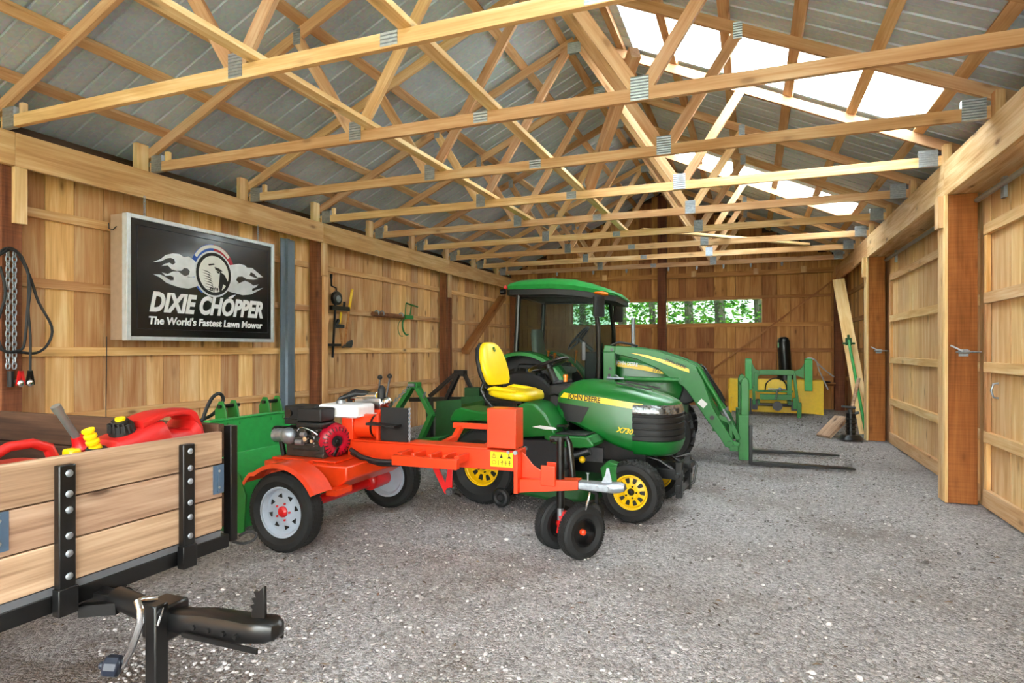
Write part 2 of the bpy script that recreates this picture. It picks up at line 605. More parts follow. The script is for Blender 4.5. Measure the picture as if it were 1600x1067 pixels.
M['leaf'] = make_varied('green leaves', [(0, '#1d4512'), (0.5, '#3f7420'), (1, '#7fae35')], 0.6, 0.5)
M['bark'] = plain('grey brown bark', '#4d463c', 0.9, 0, 0.35, scale=6, bump=0.6)
M['grass'] = plain('forest floor', '#3f5a20', 0.95, 0, 0.4, scale=3)
# ------------------------------------------------------------------ the setting
XL, XR = -5.22, 1.595            # inner faces of the two header beams
YEND = 13.84                     # inner face of the far boards
YFRONT = -7.5
BT = 2.99                        # top of the header beams
ZR, SL, XA = 4.80, 0.46, -1.82   # roof line over the trusses
def roof_z(x): return ZR - SL * abs(x - XA)
def smooth(t):
    t = min(1, max(0, t))
    return t * t * (3 - 2 * t)
def ground(x, y):
    return 0.12 * smooth((y - 9.8) / 3.8)

# floor
fb = MB()
nx, ny = 74, 150
x0, x1, y0, y1 = -5.6, 2.4, -8.0, 14.1
rnd = random.Random(3)
vv = []
for j in range(ny + 1):
    for i in range(nx + 1):
        x, y = x0 + (x1 - x0) * i / nx, y0 + (y1 - y0) * j / ny
        z = ground(x, y) + 0.004 * math.sin(x * 3.1 + y * 1.7) + 0.003 * math.sin(x * 7.3 - y * 5.1) + rnd.uniform(-0.003, 0.003) - 0.006
        vv.append((x, y, z))
fb.add(vv, [(j * (nx + 1) + i, j * (nx + 1) + i + 1, (j + 1) * (nx + 1) + i + 1, (j + 1) * (nx + 1) + i) for j in range(ny) for i in range(nx)])
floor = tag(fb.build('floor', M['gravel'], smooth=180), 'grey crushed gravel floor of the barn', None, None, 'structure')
og = MB()
og.add([(-40, -40, -0.12), (40, -40, -0.12), (40, 60, -0.12), (-40, 60, -0.12)], [(0, 1, 2, 3)])
tag(og.build('ground_outside', M['grass']), 'green forest floor outside the barn', None, None, 'structure')

# loose stones lying on the gravel: nobody could count them
ico = [(-.53, 0, .85), (.53, 0, .85), (-.53, 0, -.85), (.53, 0, -.85), (0, .85, .53), (0, .85, -.53), (0, -.85, .53), (0, -.85, -.53), (.85, .53, 0), (-.85, .53, 0), (.85, -.53, 0), (-.85, -.53, 0)]
icf = [(0, 1, 4), (0, 4, 9), (9, 4, 5), (4, 8, 5), (4, 1, 8), (8, 1, 10), (8, 10, 3), (5, 8, 3), (5, 3, 2), (2, 3, 7), (7, 3, 10), (7, 10, 6), (7, 6, 11), (11, 6, 0), (0, 6, 1), (6, 10, 1), (9, 11, 0), (9, 2, 11), (9, 5, 2), (7, 11, 2)]
st = MB()
for k in range(24000):
    y = 1.2 + 12.3 * rnd.random() ** 1.9
    x = rnd.uniform(-5.2, 1.55) if y > 3.2 else rnd.uniform(max(-5.2, -1.45 * y), min(1.5, 0.5 * y + 0.2))
    s_ = rnd.uniform(0.004, 0.0105) * (1.7 if rnd.random() < 0.07 else 1) * (1 + max(0, y - 6) * 0.06)
    a = rnd.uniform(0, 6.28)
    sx, sy, sz = s_ * rnd.uniform(0.7, 1.4), s_ * rnd.uniform(0.7, 1.2), s_ * rnd.uniform(0.4, 0.75)
    ca, sa = math.cos(a), math.sin(a)
    j = [rnd.uniform(0.75, 1.2) for _ in ico]
    z = ground(x, y) + sz * 0.4 - 0.002
    st.add([(x + (p[0] * sx * ca - p[1] * sy * sa) * q, y + (p[0] * sx * sa + p[1] * sy * ca) * q, z + p[2] * sz * q) for p, q in zip(ico, j)], icf, None, rnd.random())
tag(st.build('ground_gravel', M['stone'], smooth=0), 'loose grey and white stones strewn over the gravel floor', 'gravel', None, 'stuff')
lt = MB()
for k in range(1500):
    if rnd.random() < 0.5:
        y = 1.6 + 10 * rnd.random() ** 1.5; x = rnd.uniform(-3.5, 1.5)
    else:
        y = rnd.gauss(9.6, 1.6); x = rnd.gauss(0.3, 0.8)
    if not (-5 < x < 1.55 and 1.2 < y < 13.6): continue
    L_, w_ = rnd.uniform(0.006, 0.028), rnd.uniform(0.002, 0.007)
    a = rnd.uniform(0, 6.28); ca, sa = math.cos(a), math.sin(a)
    z = ground(x, y) + 0.004
    P_ = [(-L_, 0, 0), (0, -w_, .004), (L_, 0, .002), (0, w_, .004), (0, 0, rnd.uniform(.006, .012))]
    lt.add([(x + p[0] * ca - p[1] * sa, y + p[0] * sa + p[1] * ca, z + p[2]) for p in P_], [(0, 1, 4), (1, 2, 4), (2, 3, 4), (3, 0, 4)], None, rnd.random())
tag(lt.build('ground_litter', M['litter'], smooth=0), 'dry brown leaves and wood chips scattered on the gravel', 'leaf litter', None, 'stuff')

# walls of vertical boards
def boards(mb, n0, n1, fixed, along, z0, ztop, thick, r, cut=None):
    """boards from n0 to n1 along an axis; ztop(n) gives the top"""
    p = n0
    while p < n1 - 0.02:
        w = min(r.choice((0.145, 0.185, 0.205, 0.235, 0.255, 0.285)), n1 - p)
        j = r.uniform(-0.003, 0.003)
        zt = min(ztop(p), ztop(p + w))
        spans = [(z0, zt)]
        if cut and p + w / 2 > cut[0] and p + w / 2 < cut[1]:
            spans = [(z0, cut[2]), (cut[3], zt)]
        t = r.random()
        for a, b in spans:
            if b - a < 0.02: continue
            if along == 'y':
                mb.box(fixed + j, fixed + thick + j, p + 0.0025, p + w - 0.0025, a, b, t)
            else:
                mb.box(p + 0.0025, p + w - 0.0025, fixed + j, fixed + thick + j, a, b, t)
        p += w

GZ = (0.755, 1.315, 1.875, 2.44)
rw = random.Random(11)
wl = MB()
boards(wl, YFRONT, YEND + 0.03, -5.455, 'y', -0.1, lambda y: 2.96, 0.025, rw)
wall_left = tag(wl.build('wall_left', M['pine'], bevel=0.002, seg=1), 'left barn wall of vertical pine boards', None, None, 'structure')
MB().box(-5.50, -5.46, YFRONT, YEND + 0.06, -0.1, 3.118).build('cladding', M['board_dark'], wall_left)
LP = (-7.94, -4.32, -0.70, 2.96, 6.565, 10.17, 13.74)      # post centres along the left wall
for z in GZ:
    for a, b in zip(LP[:-1], LP[1:]):
        MB().box(-5.43, -5.392, a + 0.072, b - 0.072, z - 0.038, z + 0.038).build('girt', M['pine'], wall_left, bevel=0.002, seg=1)
for y in LP:
    p = MB().box(-5.392, -5.262, y - 0.07, y + 0.07, -0.1, 2.98).build('post', M['post_dark'], wall_left, bevel=0.003, seg=1)
# light blocking nailed under each beam joint
for i, y in enumerate(LP[3:6]):
    MB().box(-5.262, -5.222, y - 0.005, y + 0.085, 2.30, 2.731).build('block', M['pine_pale'], wall_left, bevel=0.002, seg=1)
MB().box(-5.262, -5.222, 6.58, 6.66, 0.2, 2.298, 0.4).build('block', M['pine'], wall_left, bevel=0.002, seg=1)
MB().box(-5.262, -5.222, 10.19, 10.26, 0.2, 2.298, 0.1).build('block', M['post_dark'], wall_left, bevel=0.002, seg=1)
# header beam of the left side, one length per bay
k = 1
for a, b in zip(LP[:-1], LP[1:]):
    a = max(a, YFRONT)
    tag(MB().box(-5.262, XL, a + 0.001, b - 0.001 if b < 13 else YEND - 0.002, 2.733, BT).build('trim_%d' % k, M['beam'], bevel=0.003, seg=1), 'wide wooden header beam along the left wall', None, None, 'structure')
    k += 1
MB().beam((-5.30, 12.95, 2.52), (-5.30, 11.0, 1.28), 0.09, 0.16, (1, 0, 0)).build('brace', M['pine_dark'], wall_left)

# far wall
wb = MB()
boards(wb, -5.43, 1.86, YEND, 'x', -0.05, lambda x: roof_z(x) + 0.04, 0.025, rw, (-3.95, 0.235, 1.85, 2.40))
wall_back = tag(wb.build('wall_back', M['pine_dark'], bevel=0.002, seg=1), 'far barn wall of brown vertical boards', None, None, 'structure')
cl = MB()
for a, b, zz in ((-5.5, 1.9, (-.1, 1.84)),):
    cl.box(a, b, YEND + 0.03, YEND + 0.06, zz[0], zz[1])
cl.box(-5.5, -3.96, YEND + 0.03, YEND + 0.06, 1.84, 2.41)
cl.box(0.24, 1.9, YEND + 0.03, YEND + 0.06, 1.84, 2.41)
cl.prism([(-5.5, 2.41), (1.9, 2.41), (1.9, roof_z(1.9) + .04), (XA, ZR + .04), (-5.5, roof_z(-5.5) + .04)], (0, YEND + 0.03, 0), (1, 0, 0), (0, 0, 1), (0, 0.03, 0))
cl.build('cladding', M['board_dark'], wall_back)
for z in GZ:
    segs = [(-5.39, -1.915), (-1.725, 1.55)]
    for a, b in segs:
        hz = 0.038 if z < 2 else 0.028
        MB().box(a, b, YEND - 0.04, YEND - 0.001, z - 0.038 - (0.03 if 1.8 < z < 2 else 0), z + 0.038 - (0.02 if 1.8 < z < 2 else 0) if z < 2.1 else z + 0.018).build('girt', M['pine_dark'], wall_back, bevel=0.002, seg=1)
MB().box(-5.39, -1.915, YEND - 0.09, YEND - 0.001, 2.885, 2.985).build('girt', M['pine_dark'], wall_back)
MB().box(-1.725, 1.55, YEND - 0.09, YEND - 0.001, 2.885, 2.985).build('girt', M['pine_dark'], wall_back)
for x in (-4.3, -3.1, -1.15, 0.1, 1.0):
    MB().box(x - 0.05, x + 0.05, YEND - 0.13, YEND - 0.092, 2.90, 3.02).build('block', M['pine'], wall_back)
MB().box(-1.91, -1.73, YEND - 0.17, YEND - 0.002, 0.0, 4.70).build('post', M['post_dark'], wall_back, bevel=0.003)
MB().box(1.56, 1.74, YEND - 0.17, YEND - 0.002, 0.0, 2.68).build('post', M['post_dark'], wall_back, bevel=0.003)
MB().beam((1.60, YEND - 0.06, 2.76), (-1.02, YEND - 0.06, 0.70), 0.035, 0.07, (0, 1, 0)).build('brace', M['pine_dark'], wall_back)
MB().box(0.95, 1.55, YEND - 0.16, YEND - 0.045, 0.60, 0.67, 0.2).build('shelf_board', M['pine_dark'], wall_back)
# far window strip of ridged clear glazing
for n, (a, b) in ((1, (-3.95, -1.915)), (2, (-1.725, 0.235))):
    g = MB()
    x = a
    prof = []
    while x < b - 0.01:
        prof += [(x, 0), (x + 0.006, 0.012), (x + 0.014, 0.012), (x + 0.02, 0)]
        x += 0.196
    prof.append((b, 0))
    vs_, fs_ = [], []
    for (px, py) in prof:
        vs_ += [(px, YEND + 0.012 + py, 1.845), (px, YEND + 0.012 + py, 2.405)]
    fs_ = [(2 * i, 2 * i + 2, 2 * i + 3, 2 * i + 1) for i in range(len(prof) - 1)]
    g.add(vs_, fs_)
    w = tag(g.build('window_%d' % n, M['glass_clear'], thick=0.002), 'long low window strip in the far wall', None, None, 'structure')
    fr = MB()
    fr.box(a, a + 0.02, YEND - 0.002, YEND + 0.02, 1.85, 2.40); fr.box(b - 0.02, b, YEND - 0.002, YEND + 0.02, 1.85, 2.40)
    fr.box(a + .021, b - .021, YEND - 0.002, YEND + 0.010, 2.385, 2.40); fr.box(a + .021, b - .021, YEND - 0.002, YEND + 0.010, 1.85, 1.862)
    fr.build('window_frame', M['pine_pale'], w)

# right wall: two sliding doors behind deep posts, then a boarded bay
RP = (2.60, 6.34, 10.21)
for i, y in enumerate(RP):
    o = MB().box(1.60, 1.815, y - 0.003, y + 0.19, 0.0 if y < 9 else 0.0, 2.68).build('post', M['post'], bevel=0.003, seg=1)
    tag(o, ('nearest brown treated post beside the open doorway', 'broad brown treated post between the two sliding doors', 'brown treated post beyond the far sliding door')[i], 'post', None, 'structure')
    o.name = 'timber_post'
    tr = MB().box(1.575, 1.599, y - 0.006, y + 0.055, 0.0, 2.68)
    tr.box(1.575, 1.599, y + 0.063, y + 0.12, 0.0, 2.68)
    tr.box(1.575, 1.599, y + 0.128, y + 0.20, 0.0, 2.68)
    tr.build('trim_board', M['pine_pale'], o, bevel=0.002, seg=1)
    MB().box(1.535, 1.574, y + 0.03, y + 0.15, 2.40, 2.682).build('bearing_block', M['pine_pale'], o, bevel=0.002, seg=1)
# header boxes over the doorways and the beam of the far bay
for n, (a, b, m) in enumerate(((YFRONT, 2.7, 'ply'), (2.702, 6.44, 'ply'), (6.442, 10.30, 'ply'))):
    t = MB().box(XR, XR + 0.035, a, b, 2.684, BT, 0.6)
    t.box(XR + 0.036, 1.86, a, b, 2.684, 2.715, 0.3)
    t.box(1.83, 1.86, a, b, 2.716, BT, 0.3)
    tag(t.build('trim_%d' % (10 + n), M[m], bevel=0.002, seg=1), 'boxed plywood header over the right doorways', None, None, 'structure')
tag(MB().box(XR, XR + 0.04, 10.302, YEND - 0.002, 2.70, BT).build('trim_13', M['beam'], bevel=0.002, seg=1), 'header beam along the far end of the right wall', None, None, 'structure')
wr = MB()
boards(wr, 10.40, YEND + 0.03, 1.80, 'y', -0.05, lambda y: 3.16, 0.025, rw)
boards(wr, YFRONT, -4.6, 1.80, 'y', -0.05, lambda y: 3.16, 0.025, rw)
boards(wr, -1.0, 2.6, 1.80, 'y', -0.05, lambda y: 3.16, 0.025, rw)
wall_right = tag(wr.build('wall_right', M['pine'], bevel=0.002, seg=1), 'right barn wall of pine boards', None, None, 'structure')
c2 = MB().box(1.835, 1.86, 10.40, YEND + 0.06, -0.1, 3.18)
c2.box(1.895, 1.93, YFRONT, YEND + 0.06, 2.60, 3.16)
c2.build('cladding', M['board_dark'], wall_right)
for z in (0.755, 1.315, 1.875, 2.42):
    MB().box(1.762, 1.799, 10.41, YEND - 0.18, z - 0.038, z + 0.038).build('girt', M['pine'], wall_right, bevel=0.002, seg=1)
rd = random.Random(5)
for n, (a, b, lab) in enumerate(((2.70, 6.245, 'nearer sliding door of pale pine boards'), (6.45, 10.0, 'farther sliding door of pale pine boards'))):
    d = MB()
    boards(d, a, b + (0.29 if n == 0 else 0.60), 1.866, 'y', -0.06, lambda y: 2.75, 0.022, rd)
    o = tag(d.build('door_%d' % (n + 1), M['pine_pale'], bevel=0.002, seg=1), lab, None, None, 'structure')
    MB().box(1.893, 1.905, a, b + 0.30, -0.1, 2.75).build('door_backing', M['board_dark'], o)
    for z, hh in ((0.085, 0.075), (0.60, 0.046), (1.185, 0.042), (1.765, 0.046), (2.34, 0.045)):
        MB().box(1.826, 1.864, a + 0.002, b - 0.002, z - hh, z + hh).build('rail', M['pine_pale'], o, bevel=0.003, seg=1)
    for y in (a + 0.03, b - 0.03):
        mb = MB()
        for z0_, z1_ in ((0.162, 0.552), (0.648, 1.141), (1.229, 1.717), (1.813, 2.293)):
            mb.box(1.832, 1.864, y - 0.028, y + 0.028, z0_, z1_)
        mb.build('stile', M['pine'], o, bevel=0.002, seg=1)
    hd = MB()
    yy = b - 0.22
    hd.tube([(1.864, yy, 1.06), (1.83, yy, 1.055), (1.815, yy, 1.0), (1.83, yy, 0.945), (1.864, yy, 0.94)], 0.008, 8)
    if n == 0: hd.build('door_handle', M['zinc'], o)
    tk = MB()
    tk.cyl((1.79, a - 0.05, 2.60), (1.79, b + 0.02, 2.60), 0.022, n=12)
    tag(tk.build('door_track', M['zinc']), 'round galvanised track pipe over the %s sliding door' % ('nearer' if n == 0 else 'farther'), 'track', None, 'structure')
    for yy in (a + 0.4, b - 0.5):
        MB().box(1.80, 1.826, yy - 0.03, yy + 0.03, 2.50, 2.66).build('hanger', M['zinc'], o)

# roof sheets: corrugated, ribs running down the slope, with clear strips in the right slope and more added behind the camera
def sheet(mb, ya, yb, xa, xb):
    prof = []
    y = ya
    while y < yb - 0.001:
        w = min(0.225, yb - y)
        prof += [(y, 0.0)]
        if w > 0.2:
            prof += [(y + 0.007, 0.014), (y + 0.024, 0.014), (y + 0.031, 0.0), (y + 0.115, 0.0), (y + 0.119, 0.0022), (y + 0.131, 0.0022), (y + 0.135, 0.0)]
        y += w
    prof.append((yb, 0.0))
    vs_ = []
    for (yy, dz) in prof:
        vs_ += [(xa, yy, roof_z(xa) + 0.045 + dz), (xb, yy, roof_z(xb) + 0.045 + dz)]
    mb.add(vs_, [(2 * i, 2 * i + 1, 2 * i + 3, 2 * i + 2) for i in range(len(prof) - 1)])
cs = MB()
ye = YFRONT
LSKY_ADDED = ((-7.0, -6.1), (-5.5, -4.6), (-4.0, -3.1), (-2.5, -1.6), (-1.0, -0.1))  # left strips, all behind the camera, added to light the interior
for a, b in LSKY_ADDED + ((YEND + 0.2, None),):
    sheet(cs, ye, a, XA, -5.75)
    if b:
        sheet(cs, a, b, XA, -2.45)
        sheet(cs, a, b, -5.05, -5.75)
        ye = b
SKY = ((-7.0, -6.1), (-5.5, -4.6), (-4.0, -3.1), (-2.5, -1.6), (-1.0, -0.1), (1.55, 2.45), (5.62, 6.52), (9.70, 10.55))  # the first five, out of view behind the camera, are added for light
ye = YFRONT
for a, b in SKY + ((YEND + 0.2, None),):
    sheet(cs, ye, a, XA, 2.15)
    if b:
        sheet(cs, a, b, XA, -1.16)
        sheet(cs, a, b, 1.40, 2.15)
        ye = b
ceiling = tag(cs.build('ceiling', M['roof_metal'], thick=0.0015, smooth=0), 'corrugated galvanised roof seen from below', None, None, 'structure')
MB().box(-5.77, -5.75, YFRONT, YEND + 0.2, 2.90, 3.06).build('fascia', M['board_dark'], ceiling)
MB().box(-5.749, -5.505, YFRONT, YEND + 0.2, 2.905, 2.925).build('soffit', M['board_dark'], ceiling)
rc = MB()
rc.prism([(XA - 0.2, roof_z(XA - 0.2) + 0.07), (XA, ZR + 0.075), (XA + 0.2, roof_z(XA + 0.2) + 0.07), (XA, ZR + 0.085)], (0, YFRONT, 0), (1, 0, 0), (0, 0, 1), (0, YEND - YFRONT + 0.2, 0))
rc.build('ridge_cap', M['roof_metal'], ceiling)
for n, (a, b) in enumerate(SKY):
    s_ = MB()
    sheet(s_, a + 0.002, b - 0.002, -1.16, 1.40)
    tag(s_.build('window_%d' % (3 + n), M['skylight' if n > 5 else 'skylight_dim'], thick=0.002), 'clear corrugated skylight strip in the right roof slope, one of a row partly added for light', None, None, 'structure')
for n, (a, b) in enumerate(LSKY_ADDED):
    s_ = MB()
    sheet(s_, a + 0.002, b - 0.002, -2.45, -5.05)
    tag(s_.build('window_%d' % (20 + n), M['skylight_dim'], thick=0.002), 'corrugated skylight strip in the left roof slope, out of view and added for light', None, None, 'structure')
for sg, xs in ((-1, (-5.05, -4.53, -4.0, -3.47, -2.94, -2.41, -1.95)), (1, (1.43, 0.885, 0.34, -0.205, -0.75, -1.30, -1.69))):
    for x in xs:
        t = 1 / math.sqrt(1 + SL * SL)
        q = MB().hexa((x, (YFRONT + YEND) / 2 - 0.01, roof_z(x) + 0.021), (0, (YEND - YFRONT) / 2 - 0.02, 0), (t * 0.0445, 0, -sg * SL * t * 0.0445), (sg * SL * t * 0.019, 0, t * 0.019))
        q.build('purlin', M['truss'], ceiling, bevel=0.002, seg=1)

# trusses
def truss(parent, y):
    TH = 0.038
    cz = lambda x: roof_z(x) - 0.049           # centre of the top chord
    sd = random.Random(int(y * 100))
    t0 = sd.random
    MB().beam((-5.25, y, BT + 0.0455), (1.61, y, BT + 0.0455), TH, 0.089, tone=t0()).build('bottom_chord', M['truss'], parent, bevel=0.0015, seg=1)
    MB().beam((-5.40, y, cz(-5.40)), (XA - 0.001, y, cz(XA)), TH, 0.089, tone=t0()).build('top_chord', M['truss'], parent, bevel=0.0015, seg=1)
    MB().beam((1.76, y, cz(1.76)), (XA + 0.001, y, cz(XA)), TH, 0.089, tone=t0()).build('top_chord', M['truss'], parent, bevel=0.0015, seg=1)
    for p, q in (((-2.99, BT + .09), (-3.53, cz(-3.53) - .04)), ((-2.92, BT + .09), (-1.90, cz(-1.9) - .05)), ((-0.72, BT + .09), (-1.75, cz(-1.75) - .05)), ((-0.65, BT + .09), (-0.10, cz(-0.10) - .04))):
        MB().beam((p[0], y, p[1]), (q[0], y, q[1]), TH * 0.98, 0.089, tone=t0()).build('web', M['truss'], parent, bevel=0.0015, seg=1)
    for (x, z, w, h, rot) in ((-2.95, BT + 0.09, 0.11, 0.15, 0), (-0.69, BT + 0.085, 0.12, 0.16, 0), (-1.85, BT + 0.05, 0.11, 0.075, 0), (XA, ZR - 0.13, 0.15, 0.12, 0), (-5.16, BT + 0.075, 0.13, 0.15, 0), (1.50, BT + 0.075, 0.15, 0.15, 0), (-3.53, cz(-3.53) - 0.02, 0.07, 0.13, 0), (-0.10, cz(-.10) - 0.02, 0.07, 0.13, 0)):
        g = MB()
        n_ = max(4, int(h / 0.010))
        pr = [(z - h / 2 + h * k / n_, TH / 2 + 0.0012 + 0.0035 * (k % 2)) for k in range(n_ + 1)]
        g.prism([(d, a) for a, d in pr] + [(-d, a) for a, d in pr[::-1]], (x - w / 2, y, 0), (0, 1, 0), (0, 0, 1), (w, 0, 0))
        g.build('gusset_plate', M['zinc'], parent)
    MB().box(-5.31, -5.255, y - 0.14, y - 0.022, BT + 0.001, BT + 0.25).build('heel_block', M['pine_pale'], parent, bevel=0.0015, seg=1)
    MB().box(-5.10, -5.06, y + 0.02, y + 0.06, BT + 0.07, BT + 0.19).build('heel_block', M['pine_pale'], parent, bevel=0.0015, seg=1)
    MB().box(1.60, 1.66, y - 0.10, y - 0.022, BT + 0.001, BT + 0.17).build('heel_block', M['truss'], parent, bevel=0.0015, seg=1)
order = ['nearest', 'second', 'third', 'fourth', 'fifth', 'sixth', 'seventh', 'eighth', 'ninth', 'tenth']
for i in range(-9, 8):
    y = 4.115 + 1.22 * i
    n = i + 1
    if i < -1 and i % 2: continue
    if n < 0:
        MB().beam((-5.25, y, BT + 0.0455), (1.61, y, BT + 0.0455), .038, 0.089).build('truss_behind', M['truss'], ceiling)
        continue
    t = thing('roof_truss', 'timber roof truss spanning the barn, %s' % ('nearest of the row' if n == 0 else order[n] + ' of the row counted from the front'), 'roof truss', (0, 0, 0), 0, 'timber roof trusses')
    truss(t, y)
    if i == 7:
        for x in (-3.9, -3.1, -2.4, -1.55, -1.0, -0.5, 0.0, 0.55):
            m_ = MB(); m_.cyl((x, y - 0.005, BT - 0.001), (x, y - 0.005, BT - 0.05), 0.022, n=10); m_.cyl((x, y - .005, BT - .05), (x, y - .005, BT - .075), 0.016, n=10)
            m_.build('hanger_cap', M['zinc'], t)
# long braces lying across the bottom chords
zb = BT + 0.092
for nm, lab, seg in (('lateral_brace', 'long pale board lying across the truss chords toward the left wall', [((-2.80, -7.2, zb + .02), (-2.80, 7.9, zb + .02))]),
                     ('lateral_brace', 'long pale board lying across the middle of the truss chords', [((-1.75, -7.2, zb + .02), (-1.75, 9.2, zb + .02))])):
    for p, q in seg:
        tag(MB().beam(p, q, 0.089, 0.038, tone=0.95).build(nm, M['pine_pale'], bevel=0.002, seg=1), lab, 'brace')
tag(MB().beam((-1.66, 6.60, zb + 0.05), (-0.95, 5.40, 3.95), 0.09, 0.14, tone=0.1).build('diagonal_brace', M['truss'], bevel=0.002, seg=1), 'stout diagonal timber brace rising from a chord to the roof', 'brace')
tag(MB().beam((-1.5, 9.1, zb + 0.02), (0.9, 11.4, zb + 0.02), 0.089, 0.038, tone=0.9).build('diagonal_brace', M['pine_pale'], bevel=0.002, seg=1), 'flat diagonal board over the far truss chords', 'brace')

# trees beyond the far window
for i, (x, y, r_) in enumerate(((-4.6, 17.5, 0.10), (-3.5, 17.8, 0.13), (-2.45, 16.6, 0.09), (-1.62, 17.9, 0.13), (-0.72, 16.2, 0.14), (0.2, 17.8, 0.12), (1.1, 16.4, 0.16), (-5.6, 16.5, 0.1))):
    t = thing('tree', 'grey trunk and green crown beyond the far window', 'tree', (x, y, -0.12), 0, 'trees beyond the far window')
    b_ = MB(); b_.tube([(0, 0, -0.1), (0.03, 0, 1.5), (-0.04, 0.05, 3.2), (0.05, 0, 6)], [r_ * 1.2, r_, r_ * 0.9, r_ * 0.6], 10)
    b_.build('trunk', M['bark'], t)
    lf = MB()
    rr = random.Random(40 + i)
    for k in range(1600):
        px, py, pz = max(-.42, min(.42, rr.gauss(0, .35))), max(-.6, min(.6, rr.gauss(0, .4))), rr.uniform(0.3, 6.2)
        s_ = rr.uniform(0.035, 0.07)
        d1 = V((rr.uniform(-1, 1), rr.uniform(-1, 1), rr.uniform(-1, 1))).normalized()
        ux, uy, _ = MB.frame(d1)
        c_ = V((px, py, pz))
        lf.add([c_ - ux * s_, c_ - uy * s_ * .5 + d1 * .01, c_ + ux * s_, c_ + uy * s_ * .5 + d1 * .01], [(0, 1, 2), (0, 2, 3)], None, rr.random())
    tag(lf.build('crown', M['leaf'], t, smooth=0), None, None, None, 'stuff')

us = MB()
rr = random.Random(99)
for k in range(16000):
    c_ = V((rr.uniform(-12, 7), 19.2 + abs(rr.gauss(0, 1.6)), rr.uniform(-0.1, 7.0)))
    s_ = rr.uniform(0.05, 0.14)
    ux, uy, d1 = MB.frame(V((rr.uniform(-1, 1), rr.uniform(-1, 1), rr.uniform(-1, 1))))
    us.add([c_ - ux * s_, c_ - uy * s_ * .5 + d1 * .01, c_ + ux * s_, c_ + uy * s_ * .5 + d1 * .01], [(0, 1, 2), (0, 2, 3)], None, rr.random())
tag(us.build('undergrowth', M['leaf'], smooth=0), 'dense green forest foliage behind the trees outside the far window', 'foliage', None, 'stuff')
